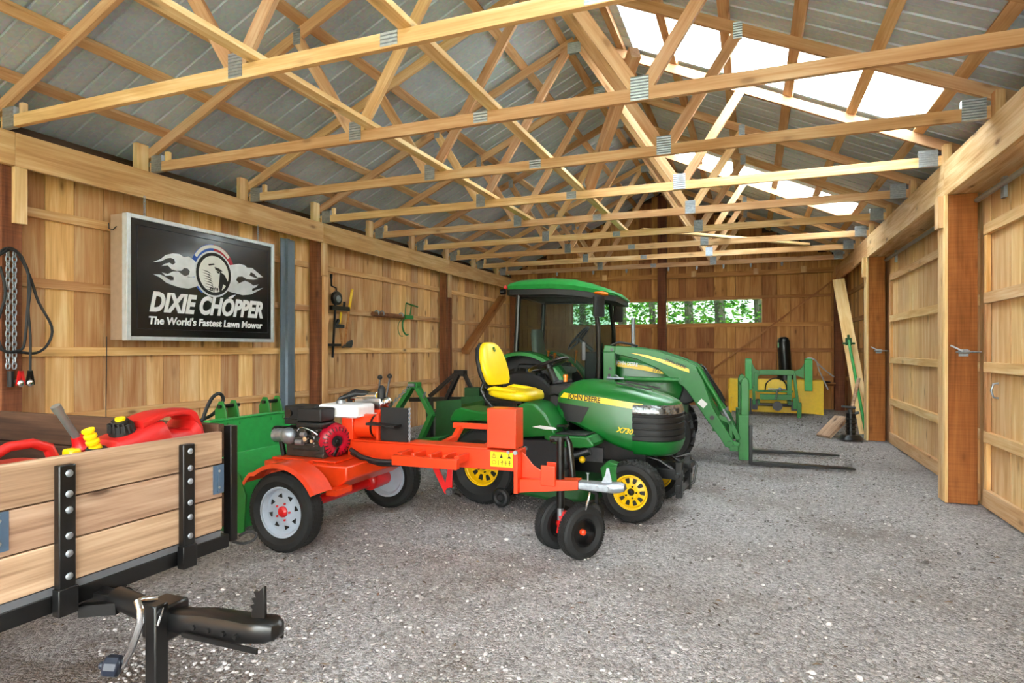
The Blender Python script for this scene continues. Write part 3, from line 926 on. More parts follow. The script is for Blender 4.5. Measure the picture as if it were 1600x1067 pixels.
# ------------------------------------------------------------------ wheels
def wheel(parent, c, axis, R_, w, rr, tyre_mat, rim_mat, tread='rib', style='slots', hub_mat=None, name='wheel', bulge=0.06, dish=0.25):
    """tyre (part) with rim and hub (sub-parts); the outer side faces along axis"""
    ux, uy, d = MB.frame(axis)
    c = V(c)
    h = w / 2
    t = MB()
    prof = [(rr, -h * .72), (rr + .012, -h * .86), (rr + (R_ - rr) * .45, -h * (1 + bulge)), (rr + (R_ - rr) * .8, -h * .98), (R_ - .012, -h * .84), (R_, -h * .6), (R_ + 0.002, 0), (R_, h * .6), (R_ - .012, h * .84),
            (rr + (R_ - rr) * .8, h * .98), (rr + (R_ - rr) * .45, h * (1 + bulge)), (rr + .012, h * .86), (rr, h * .72)]
    t.lathe(prof, c, d, 48, closed=True)
    def at(a, rad, off): return c + ux * (rad * math.cos(a)) + uy * (rad * math.sin(a)) + d * off
    if tread == 'turf':
        n = 44
        for i in range(n):
            for j, off in enumerate((-.78, -.39, 0, .39, .78)):
                a = 2 * math.pi * (i + (j % 2) * .5) / n
                rad = R_ - (.010 if abs(off) > .7 else -0.001)
                tang = (-ux * math.sin(a) + uy * math.cos(a))
                rd_ = (ux * math.cos(a) + uy * math.sin(a))
                if abs(off) > .7: rd_ = (rd_ + d * (.5 if off > 0 else -.5)).normalized()
                sd_ = tang.cross(rd_)
                t.hexa(at(a, rad, off * h), tang * (math.pi * R_ / n * .62), sd_ * (h * .15), rd_ * .005, .5)
    elif tread == 'rib':
        n = 60
        for off in (-.62, -.31, 0, .31, .62):
            for i in range(n):
                a = 2 * math.pi * (i + off) / n
                tang = (-ux * math.sin(a) + uy * math.cos(a)); rd_ = (ux * math.cos(a) + uy * math.sin(a))
                t.hexa(at(a, R_, off * h), tang * (math.pi * R_ / n * .8), d * (h * .11), rd_ * .003, .5)
    elif tread == 'lug':
        n = 22
        for i in range(n):
            for sg in (-1, 1):
                a = 2 * math.pi * (i + (.25 if sg > 0 else -.25)) / n
                tang = (-ux * math.sin(a) + uy * math.cos(a)); rd_ = (ux * math.cos(a) + uy * math.sin(a))
                along = (d * sg * .80 - tang * .6).normalized()
                sd_ = along.cross(rd_).normalized()
                t.hexa(at(a, R_ + .006, sg * h * .52), along * (h * .60), sd_ * (R_ * .036), rd_ * .020, .5)
    tyre = t.build(name, tyre_mat, parent)
    r = MB()
    dp = h * dish
    prof = [(rr + .004, h * .80), (rr + .004, h * .70), (rr * .93, h * .66), (rr * .86, dp), (rr * .45, dp + h * .10), (rr * .40, dp + h * .16), (.001, dp + h * .16), (.001, -h * .1), (rr * .85, -h * .1), (rr * .93, -h * .66), (rr + .004, -h * .7), (rr + .004, -h * .8), (rr - .006, -h * .8), (rr - .006, h * .80)]
    r.lathe(prof, c, d, 40, closed=True)
    rim = r.build('rim', rim_mat, tyre)
    s = MB()
    if style == 'slots':
        for i in range(8):
            a = 2 * math.pi * (i + .3) / 8
            tang = (-ux * math.sin(a) + uy * math.cos(a)); rd_ = (ux * math.cos(a) + uy * math.sin(a))
            k = rr * .09
            MB().prism([(-k, -k * .8), (k, -k * .8), (k * .2, k * 1.3), (-k * .2, k * 1.3)], at(a, rr * .64, dp + h * .05), rd_, tang, d * .006).build('rim_slot', M['black_matte'], tyre)
    elif style == 'holes':
        for i in range(10):
            a = 2 * math.pi * i / 10
            tang = (-ux * math.sin(a) + uy * math.cos(a)); rd_ = (ux * math.cos(a) + uy * math.sin(a))
            k = rr * .10
            MB().prism([(-k * 1.5, -k * .6), (-k * .6, -k * .95), (k * 1.4, -k * 1.15), (k * 1.4, k * 1.15), (-k * .6, k * .95), (-k * 1.5, k * .6)], at(a, rr * .66, dp + h * .03), rd_, tang, d * .012).build('rim_slot', M['black_matte'], tyre)
    hb = MB()
    hm = hub_mat or M['steel']
    hb.lathe([(.001, dp), (rr * .24, dp), (rr * .22, h * .55), (rr * .14, h * .72), (.001, h * .74)], c, d, 20)
    for i in range(5 if style != 'none' else 0):
        a = 2 * math.pi * i / 5
        hb.cyl(at(a, rr * .34, dp + h * .1), at(a, rr * .34, dp + h * .30), .007, n=6)
    hb.build('hub', hm, tyre)
    return tyre

def smoothline2(pts, k=4):
    pts = [V(p) for p in pts]; out = []
    for i in range(len(pts) - 1):
        p0, p1, p2, p3 = pts[max(i - 1, 0)], pts[i], pts[i + 1], pts[min(i + 2, len(pts) - 1)]
        for j in range(k):
            t = j / k
            out.append(.5 * ((2 * p1) + (p2 - p0) * t + (2 * p0 - 5 * p1 + 4 * p2 - p3) * t * t + (3 * p1 - p0 - 3 * p2 + p3) * t ** 3))
    return out + [pts[-1]]

# ------------------------------------------------------------------ small utility trailer
tl = thing('utility_trailer', 'small wooden-sided utility trailer on a black frame, loaded with fuel cans', 'trailer', (-2.9, 1.58, 0), world=True)
TX = -2.13
def panel(name, x0, x1, y0, y1, z0, n, h, mat):
    g = MB()
    for k in range(n):
        g.box(x0, x1, y0, y1, z0 + k * h + .0025, z0 + (k + 1) * h - .0025, (.75, .25, .6)[k % 3])
    return g.build(name, mat, tl, bevel=.004, seg=2)
fp = panel('front_panel', TX - .036, TX, 1.15, 2.006, .555, 3, .1425, M['cedar'])
for y in (1.345, 1.814):
    s_ = MB().box(TX + .001, TX + .03, y - .027, y + .027, .50, .955)
    o = s_.build('stake', M['black'], tl, bevel=.004)
    k_ = MB().box(TX + .001, TX + .036, y - .032, y + .032, .46, .55)
    k_.build('stake_pocket', M['black'], o, bevel=.003)
    for z in (.926, .858, .805, .720, .661, .586):
        b_ = MB(); b_.sphere((TX + .031, y + .004, z), (.007, .0125, .0125), 12, 6)
        b_.build('bolt', M['zinc'], o)
for y in (1.981, 1.158):
    l_ = MB().box(TX + .001, TX + .006, y - .026, y + .028, .718, .84)
    l_.box(TX + .007, TX + .012, y - .008, y + .006, .725, .833)
    o = l_.build('latch', plain('blue grey latch plate', '#5d7590', .45, .5), tl)
    for z in (.745, .815):
        b_ = MB(); b_.sphere((TX + .012, y - .001, z), (.004, .006, .006), 8, 6); b_.build('screw', M['zinc'], o)
sp = panel('side_panel', -3.80, TX - .03, 2.012, 2.046, .555, 3, .152, M['board_dark'])
panel('side_panel', -3.80, TX - .03, 1.108, 1.144, .555, 3, .152, M['board_dark'])
panel('rear_panel', -3.84, -3.803, 1.11, 2.046, .555, 3, .152, M['board_dark'])
for x in (-2.150, -3.0, -3.78):
    g = MB().box(x - .018, x + .026, 2.047, 2.085, .49, 1.0)
    o = g.build('stake', M['black'], tl, bevel=.003)
    for z in (.975, .905, .85, .765, .69, .60):
        b_ = MB(); b_.sphere((x + .008, 2.087, z), (.012, .009, .012), 10, 6); b_.build('bolt', M['zinc'], o)
MB().box(-3.80, TX - .038, 1.15, 2.008, .53, .553).build('deck', M['board_dark'], tl)
fr = MB()
fr.box(TX - .05, TX - .002, 1.12, 2.046, .47, .528)
fr.box(-3.84, -3.79, 1.12, 2.046, .47, .528)
fr.box(-3.79, TX - .05, 1.12, 1.165, .47, .528)
fr.box(-3.79, TX - .05, 2.0, 2.046, .47, .528)
fr.build('frame', M['black'], tl, bevel=.003)
MB().box(TX - .03, TX - .004, 1.15, 2.0, .529, .554).build('edge_board', plain('grey weathered sill', '#5a5d62', .7), tl)
ax = MB(); ax.cyl((-3.25, 1.0, .26), (-3.25, 2.16, .26), .025)
for y in (1.2, 1.96): ax.box(-3.32, -3.18, y - .02, y + .02, .285, .47)
ax.build('axle', M['black'], tl)
wheel(tl, (-3.25, .97, .26), (0, -1, 0), .26, .15, .16, M['rubber'], M['rim_white'])
wheel(tl, (-3.25, 2.19, .26), (0, 1, 0), .26, .15, .16, M['rubber'], M['rim_white'])
tg = MB()
tg.beam((-2.9, 1.50, .44), (-2.02, 1.47, .468), .05, .05)
tg.build('tongue', M['black'], tl, bevel=.004)
t2 = MB(); t2.cyl((-2.04, 1.472, .478), (-1.82, 1.452, .462), .037, n=20)
t2.cyl((-2.16, 1.49, .47), (-2.03, 1.472, .476), .026, n=14)
t2.beam((-2.12, 1.40, .45), (-2.0, 1.445, .46), .03, .04); t2.beam((-2.12, 1.555, .45), (-2.0, 1.50, .46), .03, .04)
t2.build('tongue_tube', M['black'], tl)
bx = MB(); bx.box(-1.84, -1.735, 1.405, 1.50, .40, .515)
bx.build('tongue_bracket', M['black'], tl, bevel=.008)
jk = MB().box(-1.780, -1.733, 1.372, 1.420, .02, .53)
jk.box(-1.80, -1.71, 1.35, 1.44, 0.0, .018)
jo = jk.build('jack_post', M['black'], tl, bevel=.005)
ck = MB(); ck.tube([(-1.79, 1.42, .528), (-1.80, 1.38, .54), (-1.785, 1.352, .545), (-1.762, 1.345, .530), (-1.758, 1.342, .495), (-1.79, 1.338, .41), (-1.83, 1.336, .345)], .0115, 12)
ck.tube([(-1.77, 1.43, .50), (-1.735, 1.40, .515), (-1.72, 1.38, .50), (-1.725, 1.375, .475), (-1.75, 1.38, .465)], .004, 8)
ck.build('crank', M['chrome'], jo)
kb = MB(); kb.cyl((-1.835, 1.335, .345), (-1.875, 1.310, .352), .032, n=10); kb.sphere((-1.880, 1.307, .352), .012, 10, 6)
kb.build('crank_knob', plain('dark navy plastic', '#1a2130', .45), jo, bevel=.008)
cp = MB()
def ringsec(x, y, hw, z0, z1):
    pts = []
    zc_, hz = (z0 + z1) / 2, (z1 - z0) / 2
    for k in range(16):
        a = 2 * math.pi * k / 16
        ca, sa = math.cos(a), math.sin(a)
        pts.append(V((x, y + hw * math.copysign(abs(ca) ** .45, ca), zc_ + hz * math.copysign(abs(sa) ** .45, sa))))
    return pts
cp.loft([ringsec(-1.735, 1.450, .034, .43, .495), ringsec(-1.68, 1.450, .036, .428, .500), ringsec(-1.60, 1.455, .040, .428, .510), ringsec(-1.48, 1.462, .043, .430, .512), ringsec(-1.43, 1.465, .045, .440, .510), ringsec(-1.40, 1.467, .048, .445, .513), ringsec(-1.365, 1.47, .042, .448, .515), ringsec(-1.340, 1.471, .028, .457, .506), ringsec(-1.330, 1.472, .008, .47, .495)])
cp.box(-1.66, -1.36, 1.404, 1.412, .435, .45); cp.box(-1.66, -1.36, 1.512, 1.52, .435, .45)
for x in (-1.62, -1.56, -1.50, -1.45):
    cp.cyl((x, 1.409, .468), (x, 1.425, .468), .008, n=8)
co = cp.build('coupler', M['black'], tl)
lv = MB()
lv.prism([(-1.437, .503), (-1.432, .535), (-1.441, .545), (-1.424, .552), (-1.436, .568), (-1.418, .573), (-1.428, .590), (-1.408, .592), (-1.385, .612), (-1.383, .515), (-1.40, .505)], (0, 1.462, 0), (1, 0, 0), (0, 0, 1), (0, .012, 0))
lv.build('coupler_lever', M['black'], co, bevel=.002)
sc = MB(); sc.tube([(-2.03, 1.50, .455), (-2.0, 1.53, .40), (-1.96, 1.54, .41), (-1.93, 1.52, .45)], .006, 8)
sc.build('safety_cable', M['black'], tl)

# load of the trailer
cn = thing('fuel_can', 'large red plastic fuel can with moulded handle and black cap in the trailer', 'fuel can', (-2.29, 1.775, .553), world=True)
b_ = MB()
def canring(y, x0, x1, z0, z1, r_=.03):
    cx, cz, hx, hz = (x0 + x1) / 2, (z0 + z1) / 2, (x1 - x0) / 2, (z1 - z0) / 2
    pts = []
    for k in range(24):
        a = 2 * math.pi * k / 24
        ca, sa = math.cos(a), math.sin(a)
        pts.append(V((cx + hx * math.copysign(abs(ca) ** .35, ca), y, cz + hz * math.copysign(abs(sa) ** .35, sa))))
    return pts
b_.loft([canring(1.580, -2.36, -2.20, .58, .97), canring(1.592, -2.385, -2.178, .556, .995), canring(1.66, -2.39, -2.172, .554, 1.012), canring(1.74, -2.39, -2.172, .554, 1.045), canring(1.785, -2.39, -2.172, .554, 1.048), canring(1.81, -2.39, -2.172, .554, 1.005), canring(1.91, -2.39, -2.172, .554, 1.003), canring(1.935, -2.39, -2.172, .554, 1.035), canring(1.955, -2.39, -2.172, .554, 1.02), canring(1.972, -2.385, -2.178, .556, .985), canring(1.982, -2.36, -2.20, .58, .95)])
b_.build('body', M['red_plastic'], cn)
h_ = MB()
def hr(y, z, hz, hx=.055): return [V((-2.28 + hx * math.copysign(abs(math.cos(a)) ** .5, math.cos(a)), y, z + hz * math.copysign(abs(math.sin(a)) ** .5, math.sin(a)))) for a in [2 * math.pi * k / 16 for k in range(16)]]
h_.loft([hr(1.70, 1.035, .02, .07), hr(1.75, 1.055, .018, .07), hr(1.80, 1.070, .013, .07), hr(1.88, 1.073, .013, .07), hr(1.92, 1.068, .018, .07), hr(1.945, 1.045, .03, .075), hr(1.970, .985, .03, .08)])
h_.build('handle', M['red_plastic'], cn)
c_ = MB(); c_.cyl((-2.27, 1.655, 1.012), (-2.265, 1.645, 1.05), .045, .040, n=20); c_.cyl((-2.265, 1.645, 1.05), (-2.263, 1.642, 1.062), .030, n=20)
for k in range(16):
    a = 2 * math.pi * k / 16
    c_.cyl((-2.27 + .045 * math.cos(a), 1.655 + .045 * math.sin(a), 1.015), (-2.265 + .041 * math.cos(a), 1.645 + .041 * math.sin(a), 1.05), .005, n=5)
c_.build('cap', M['black_matte'], cn)
v_ = MB(); v_.cyl((-2.27, 1.958, 1.01), (-2.262, 1.975, 1.05), .017, n=12)
v_.build('vent_cap', M['yellow'], cn)
v_ = MB(); v_.cyl((-2.266, 1.645, 1.063), (-2.265, 1.643, 1.072), .018, n=10); v_.build('cap_disc', M['yellow'], cn)

sp_ = thing('fuel_can', 'dark blue fuel can with ribbed yellow spout standing in the trailer', 'fuel can', (-2.30, 1.49, .553), world=True)
q = MB()
q.loft([[V((-2.30 + .10 * math.copysign(abs(math.cos(a)) ** .4, math.cos(a)), 1.50 + .07 * math.copysign(abs(math.sin(a)) ** .4, math.sin(a)), z)) for a in [2 * math.pi * k / 20 for k in range(20)]] for z in (.554, .56, .90)] + [[V((-2.27 + .045 * math.cos(a), 1.535 + .04 * math.sin(a), .925)) for a in [2 * math.pi * k / 20 for k in range(20)]]])
q.build('body', plain('dark blue plastic', '#1d2c55', .45), sp_)
q = MB(); q.cyl((-2.262, 1.55, .90), (-2.255, 1.545, .965), .034, .030, n=18); q.torus((-2.255, 1.545, .967), (.1, -.1, 1), .027, .008, 18, 8)
q.build('collar', M['black_matte'], sp_)
q = MB()
d_ = V((.05, -.42, 1)).normalized()
q.lathe([(.022, 0), (.022, .012), (.016, .016), (.016, .022), (.023, .026), (.023, .036), (.0165, .040), (.0165, .047), (.022, .051), (.022, .060), (.016, .064), (.016, .07), (.0215, .074), (.0215, .082), (.014, .082), (.012, .075)], V((-2.255, 1.543, .967)), d_, 20)
q.build('spout', M['yellow'], sp_)

rc_ = thing('fuel_can', 'low red plastic fuel can with a looped carrying handle in the trailer', 'fuel can', (-2.30, 1.26, .553), world=True)
q = MB()
q.loft([[V((-2.30 + .11 * k_ * math.copysign(abs(math.cos(a)) ** .4, math.cos(a)), 1.27 + .125 * k_ * math.copysign(abs(math.sin(a)) ** .4, math.sin(a)), z)) for a in [2 * math.pi * k / 24 for k in range(24)]] for z, k_ in ((.554, .95), (.57, 1), (.93, 1), (.95, .96), (.958, .8))])
q.build('body', M['red_plastic'], rc_)
q = MB(); q.tube([(-2.24, 1.16, .95), (-2.24, 1.20, .995), (-2.24, 1.25, 1.02), (-2.24, 1.32, 1.022), (-2.24, 1.37, 1.0), (-2.24, 1.39, .95)], [.016, .018, .016, .016, .018, .02], 12)
q.build('handle', M['red_plastic'], rc_)

fn = thing('funnel', 'red funnel with a long grey spout pointing upward in the trailer', 'funnel', (-2.53, 1.69, .553), world=True)
q = MB(); q.lathe([(.10, 0), (.10, .05), (.095, .055), (.03, .335)], (-2.535, 1.70, .555), (.05, -.05, 1), 24)
q.lathe([(.034, 0), (.046, .01), (.036, .025), (.046, .035), (.033, .05), (.038, .06), (.026, .08), (.022, .11)], (-2.52, 1.685, .885), (.05, -.38, 1), 20)
q.build('cone', M['red'], fn)
q = MB(); p0 = V((-2.514, 1.642, .985)); dd = V((.03, -.62, 1)).normalized()
q.cyl(p0, p0 + dd * .125, .0145, n=12); q.cyl(p0 + dd * .125, p0 + dd * .155, .018, n=12)
q.build('spout', plain('grey steel spout', '#8d8b86', .4, .6), fn)
yb = MB().box(-2.23, -2.18, 1.405, 1.445, .554, .99)
tag(yb.build('yellow_bottle', M['yellow'], bevel=.008), 'slim yellow bottle wedged beside the red funnel in the trailer', 'bottle')

# ------------------------------------------------------------------ log splitter
ls = thing('log_splitter', 'orange towable log splitter with small petrol engine and two pale road wheels', 'log splitter', (-2.87, 3.87, 0), world=True)
O = M['orange']
wheel(ls, (-2.885, 3.245, .26), (0, -1, 0), .262, .14, .165, M['rubber'], M['rim_white'], hub_mat=M['red'])
wheel(ls, (-2.862, 4.475, .26), (0, 1, 0), .262, .14, .165, M['rubber'], M['rim_white'], hub_mat=M['red'])
rm = MB()
rm.lathe([(.155, 0), (.165, -.055), (.150, -.055), (.13, -.02), (.05, -.01)], (-2.862, 4.455, .26), (0, 1, 0), 32)
rm.build('rim_dish', M['rim_white'], ls)
ax = MB(); ax.cyl((-2.87, 3.335, .26), (-2.87, 4.40, .26), .036, n=20); ax.cyl((-2.87, 4.18, .27), (-2.87, 4.40, .26), .075, .06, n=24); ax.sphere((-2.87, 4.18, .27), (.075, .04, .075), 20, 10)
ax.build('axle', M['red'], ls)
tk = MB()
tk.prism([(-3.28, .50), (-3.18, .36), (-2.68, .36), (-2.56, .44), (-2.56, .535), (-3.28, .535)], (0, 3.46, 0), (1, 0, 0), (0, 0, 1), (0, .78, 0))
tk.build('oil_tank', M['orange'], ls, bevel=.012)
MB().box(-3.26, -2.70, 3.52, 3.98, .537, .55).build('engine_plate', M['orange'], ls, bevel=.003)
for sy, y in ((-1, 3.16),):
    fd = MB()
    rings = []
    for k in range(25):
        a = R(28 + k * 5.0)
        rad = .335 + (.02 if k > 20 else 0)
        x, z = -2.885 + rad * math.cos(a), .25 + rad * math.sin(a)
        dx, dz = math.cos(a), math.sin(a)
        pr = [(3.155, -.028), (3.165, 0), (3.345, 0), (3.355, -.028), (3.349, -.028), (3.341, -.006), (3.169, -.006), (3.161, -.028)]
        rings.append([V((x + dx * o_, yy, z + dz * o_)) for yy, o_ in pr])
    fd.loft(rings)
    fo = fd.build('fender', O, ls)
    g = MB(); g.box(-2.64, -2.56, 3.345, 3.52, .36, .40); g.build('fender_bracket', O, fo)
    g = MB(); g.box(-2.92, -2.85, 3.35, 3.47, .52, .56); g.build('fender_bracket', O, fo)
# beam, end plate, tongue
bm = MB()
bm.box(-2.80, -1.47, 3.80, 3.94, .52, .655)
bm.box(-2.78, -1.66, 3.785, 3.955, .656, .668)
bm.build('beam', O, ls, bevel=.004)
MB().box(-1.668, -1.458, 3.80, 3.945, .669, .935).build('wedge_post', O, ls, bevel=.005)
g = MB().box(-1.469, -1.440, 3.785, 3.955, .375, .662)
g.prism([(-1.439, .645), (-1.42, .63), (-1.36, .56), (-1.27, .505), (-1.18, .485), (-1.18, .470), (-1.439, .470)], (0, 3.862, 0), (1, 0, 0), (0, 0, 1), (0, .014, 0))
g.build('end_plate', O, ls, bevel=.003)
pv = MB()
for y in (3.778, 3.962):
    pv.cyl((-1.452, y - .012, .650), (-1.452, y + .012, .650), .014, n=10)
pv.cyl((-1.505, 3.776, .650), (-1.505, 3.784, .650), .011, n=10)
pv.build('bolts', M['zinc'], ls)
tn = MB()
tn.prism([(-1.4395, .378), (-1.037, .428), (-1.037, .488), (-1.4395, .468)], (0, 3.815, 0), (1, 0, 0), (0, 0, 1), (0, .11, 0))
tn.build('tongue', O, ls, bevel=.004)
for y0_, y1_ in ((3.800, 3.813), (3.927, 3.94)):
    MB().box(-1.285, -1.185, y0_, y1_, .44, .575).build('jack_bracket', O, ls, bevel=.006)
cp = MB()
def sq(x, y0, y1, z0, z1): return ringsec(x, (y0 + y1) / 2, (y1 - y0) / 2, z0, z1)
cp.loft([sq(-1.036, 3.826, 3.914, .425, .482), sq(-.86, 3.826, 3.914, .42, .480), sq(-.82, 3.826, 3.914, .42, .485), sq(-.775, 3.832, 3.908, .425, .488), sq(-.745, 3.842, 3.898, .435, .478), sq(-.738, 3.855, 3.885, .445, .465)])
for x in (-.99, -.915, -.85): cp.cyl((x, 3.818, .452), (x, 3.828, .452), .013, n=6)
co = cp.build('coupler', M['zinc'], ls)
g = MB(); g.prism([(-.895, .478), (-.825, .478), (-.835, .53), (-.845, .575), (-.86, .575), (-.868, .53)], (0, 3.864, 0), (1, 0, 0), (0, 0, 1), (0, .012, 0))
g.cyl((-.985, 3.87, .478), (-.985, 3.87, .53), .006, n=8); g.cyl((-.985, 3.87, .528), (-.985, 3.87, .534), .012, n=8)
g.build('coupler_latch', M['zinc'], co)
hk = MB(); hk.tube([(-.955, 3.80, .425), (-.955, 3.785, .40), (-.965, 3.78, .36), (-.975, 3.78, .325), (-.985, 3.785, .30), (-.995, 3.795, .305)], .007, 8)
hk.build('safety_hook', M['chrome'], ls)
dc = MB().box(-1.640, -1.478, 3.7935, 3.7993, .545, .645)
do = dc.build('warning_decal', M['decal_yellow'], ls)
fx = MB()
def ik(poly): fx.prism(poly, (-1.640, 3.7928, .545), (1, 0, 0), (0, 0, 1), (0, -.0006, 0))
def line(a, b, w=.002):
    a, b = V((a[0], a[1])), V((b[0], b[1])); d = (b - a).normalized(); n = V((-d.y, d.x)) * w / 2
    ik([tuple(a + n), tuple(a - n), tuple(b - n), tuple(b + n)])
line((.012, .062), (.042, .062)); line((.042, .062), (.027, .09)); line((.027, .09), (.012, .062)); line((.027, .068), (.027, .08), .003)
ik([(.068, .06), (.092, .06), (.088, .07), (.08, .09), (.076, .075)]); ik([(.12, .06), (.15, .06), (.146, .07), (.138, .075), (.137, .09), (.133, .09), (.132, .072)])
for k in range(10):
    a = 2 * math.pi * k / 10; b = 2 * math.pi * (k + 1) / 10
    line((.028 + .015 * math.cos(a), .03 + .011 * math.sin(a)), (.028 + .015 * math.cos(b), .03 + .011 * math.sin(b)))
for x in (.058, .085, .112, .140):
    line((x, .012), (x, .045), .0035)
for x in (.085, .112, .14): line((x - .009, .03), (x + .009, .03), .003); 
line((.140, .045), (.146, .036), .003); line((.085, .045), (.092, .036), .003)
fx.build('pictograms', M['ink'], do)
# jack leg with twin jockey wheels
jx = V((-1.170, 3.872, 0))
jk = MB(); jk.cyl(jx + V((0, 0, .29)), jx + V((0, 0, .73)), .027, n=18)
jk.cyl(jx + V((0, 0, .73)), jx + V((0, 0, .755)), .034, n=18)
jo = jk.build('jack_leg', M['black'], ls)
g = MB(); g.cyl(jx + V((-.02, -.012, .735)), jx + V((-.055, -.04, .735)), .012, n=10); g.box(-1.235, -1.155, 3.84, 3.90, .735, .76)
g.tube([jx + V((.02, 0, .75)), jx + V((.045, .0, .755)), jx + V((.06, 0, .72)), jx + V((.085, 0, .50))], [.012, .016, .021, .021], 12)
g.build('jack_crank', M['black'], jo)
g = MB(); g.cyl(jx + V((0, 0, .21)), jx + V((0, 0, .292)), .021, n=16)
g.build('jack_inner_tube', M['zinc'], jo)
adir = V((.816, -.578, 0))
jc = V((-1.11, 3.876, .168))
g = MB()
g.prism([(-.05, -.04), (.05, -.04), (.02, .10), (-.02, .10)], jc + V((-.03, .0, 0)) - adir * .03, V((.578, .816, 0)), V((0, 0, 1)), adir * .06)
g.cyl(jc - adir * .13, jc + adir * .13, .014, n=12)
g.beam(jc + V((0, 0, .06)), jx + V((0, 0, .215)), .05, .05)
g.build('wheel_fork', M['red'], ls)
for sg in (1, -1):
    wheel(ls, jc + adir * (sg * .125), adir * sg, .168, .085, .088, M['rubber'], M['black'], tread='rib', style='none', hub_mat=M['orange'], name='jockey_wheel', bulge=.12, dish=-.1)
# work tables
tb = MB()
tb.box(-2.285, -1.79, 3.585, 3.63, .545, .612)
tb.box(-1.835, -1.80, 3.636, 3.798, .575, .625); tb.box(-2.275, -2.24, 3.636, 3.798, .575, .625)
for x in (-2.15, -2.02, -1.91):
    tb.box(x - .012, x + .012, 3.636, 3.798, .585, .625)
tb.build('work_table', O, ls, bevel=.003)
tb = MB()
for x in (-2.10, -1.75):
    tb.beam((x, 3.957, .64), (x, 4.16, .66), .04, .04); tb.beam((x, 4.16, .65), (x + .02, 4.24, .74), .04, .04)
tb.beam((-2.14, 4.24, .75), (-1.70, 4.24, .75), .04, .04)
tb.build('log_cradle', O, ls, bevel=.003)
vg = MB()
vg.prism([(-2.10, .519), (-2.05, .519), (-1.985, .40), (-1.965, .519), (-1.93, .519), (-1.935, .33), (-1.99, .325)], (0, 3.80, 0), (1, 0, 0), (0, 0, 1), (0, .012, 0))
vg.build('stand_bracket', M['red'], ls, bevel=.003)
g = MB(); g.cyl((-1.945, 3.775, .35), (-1.945, 3.83, .35), .026, n=14); g.cyl((-1.945, 3.765, .35), (-1.945, 3.775, .35), .018, n=6)
g.build('bracket_bolt', M['steel'], ls)
# hydraulic ram and push plate
g = MB().box(-2.835, -2.735, 3.77, 3.965, .669, .855)
g.build('ram_mount', O, ls, bevel=.006)
g = MB(); g.cyl((-2.734, 3.868, .765), (-2.60, 3.868, .765), .088, n=28); g.cyl((-2.578, 3.868, .765), (-2.54, 3.868, .765), .088, n=28)
g.build('ram_cylinder', O, ls)
g = MB(); g.cyl((-2.60, 3.868, .765), (-2.578, 3.868, .765), .083, n=28); g.cyl((-2.518, 3.868, .765), (-2.49, 3.868, .765), .045, n=18)
g.build('ram_seal', M['black'], ls)
g = MB(); g.prism([(-.09, .669), (.09, .669), (.09, .86), (.05, .892), (-.05, .892), (-.09, .86)], (-2.54, 3.868, 0), (0, 1, 0), (0, 0, 1), (.022, 0, 0))
fl = g.build('ram_flange', O, ls, bevel=.003)
g = MB(); g.sphere((-2.512, 3.81, .86), (.008, .012, .012), 10, 6); g.sphere((-2.50, 3.868, .76), (.02, .05, .05), 14, 8)
g.build('ram_rod_end', M['red'], ls)
g = MB().box(-2.515, -2.290, 3.80, 3.822, .670, .912)
g.box(-2.515, -2.30, 3.823, 3.93, .670, .682)
pp = g.build('push_plate', M['black_matte'], ls, bevel=.002)
g = MB(); g.prism([(-2.575, .79), (-2.42, .79), (-2.40, .775), (-2.335, .783), (-2.335, .798), (-2.41, .795), (-2.575, .808)], (0, 3.70, 0), (1, 0, 0), (0, 0, 1), (0, .098, 0))
g.build('guide_wing', M['black_matte'], pp, bevel=.002)
g = MB()
for k in range(16):
    z = .905 - k * .015
    ax_ = (1, .2, 0) if k % 2 else (0.2, 1, 0)
    g.torus((-2.278, 3.81, z), ax_, .009, .0028, 10, 6)
g.build('hanging_chain', M['zinc'], pp)
# hoses and valve
g = MB()
g.tube([(-2.73, 3.74, .60), (-2.62, 3.71, .56), (-2.48, 3.68, .545), (-2.38, 3.68, .545), (-2.27, 3.70, .55)], .017, 10)
g.tube([(-2.73, 3.75, .575), (-2.6, 3.73, .535), (-2.45, 3.70, .52), (-2.3, 3.72, .525)], .015, 10)
g.build('hydraulic_hose', M['hose'], ls)
vz = .90
g = MB()
g.box(-2.90, -2.66, 4.02, 4.12, .872, .955)
g.cyl((-2.92, 4.07, .915), (-2.60, 4.07, .915), .034, n=18); g.cyl((-2.96, 4.07, .96), (-2.72, 4.07, .97), .032, n=18)
g.sphere((-2.62, 4.05, .93), .04, 14, 8)
vo_ = g.build('control_valve', M['chrome'], ls, bevel=.004)
g = MB().box(-2.90, -2.62, 4.00, 4.13, .669, .870)
g.build('valve_stand', O, ls, bevel=.004)
g = MB()
g.tube([(-3.05, 3.95, .86), (-3.0, 3.98, .95), (-2.9, 4.03, .985), (-2.80, 4.06, .98)], .018, 10)
g.tube([(-3.1, 4.05, .80), (-3.05, 4.08, .95), (-2.95, 4.1, 1.0), (-2.82, 4.10, .985), (-2.74, 4.10, .94)], .018, 10)
g.cyl((-3.0, 4.1, .70), (-3.0, 4.1, .96), .02, n=10)
g.build('valve_hose', M['hose'], ls)
for (x0, z0, x1, z1) in ((-2.70, .95, -2.685, 1.105), (-2.63, .95, -2.597, 1.115)):
    g = MB(); g.cyl((x0, 4.05, z0), (x1, 4.05, z1), .0075, n=10)
    lo = g.build('control_lever', M['steel'], ls)
    g = MB(); g.sphere((x1, 4.05, z1 + .012), .020, 14, 10); g.build('lever_knob', M['black'], lo)
g = MB(); g.lathe([(.03, 0), (.03, .07), (.02, .09), (.012, .10)], (-2.67, 4.05, .955), (0, 0, 1), 14); g.build('lever_boot', M['black_matte'], ls)
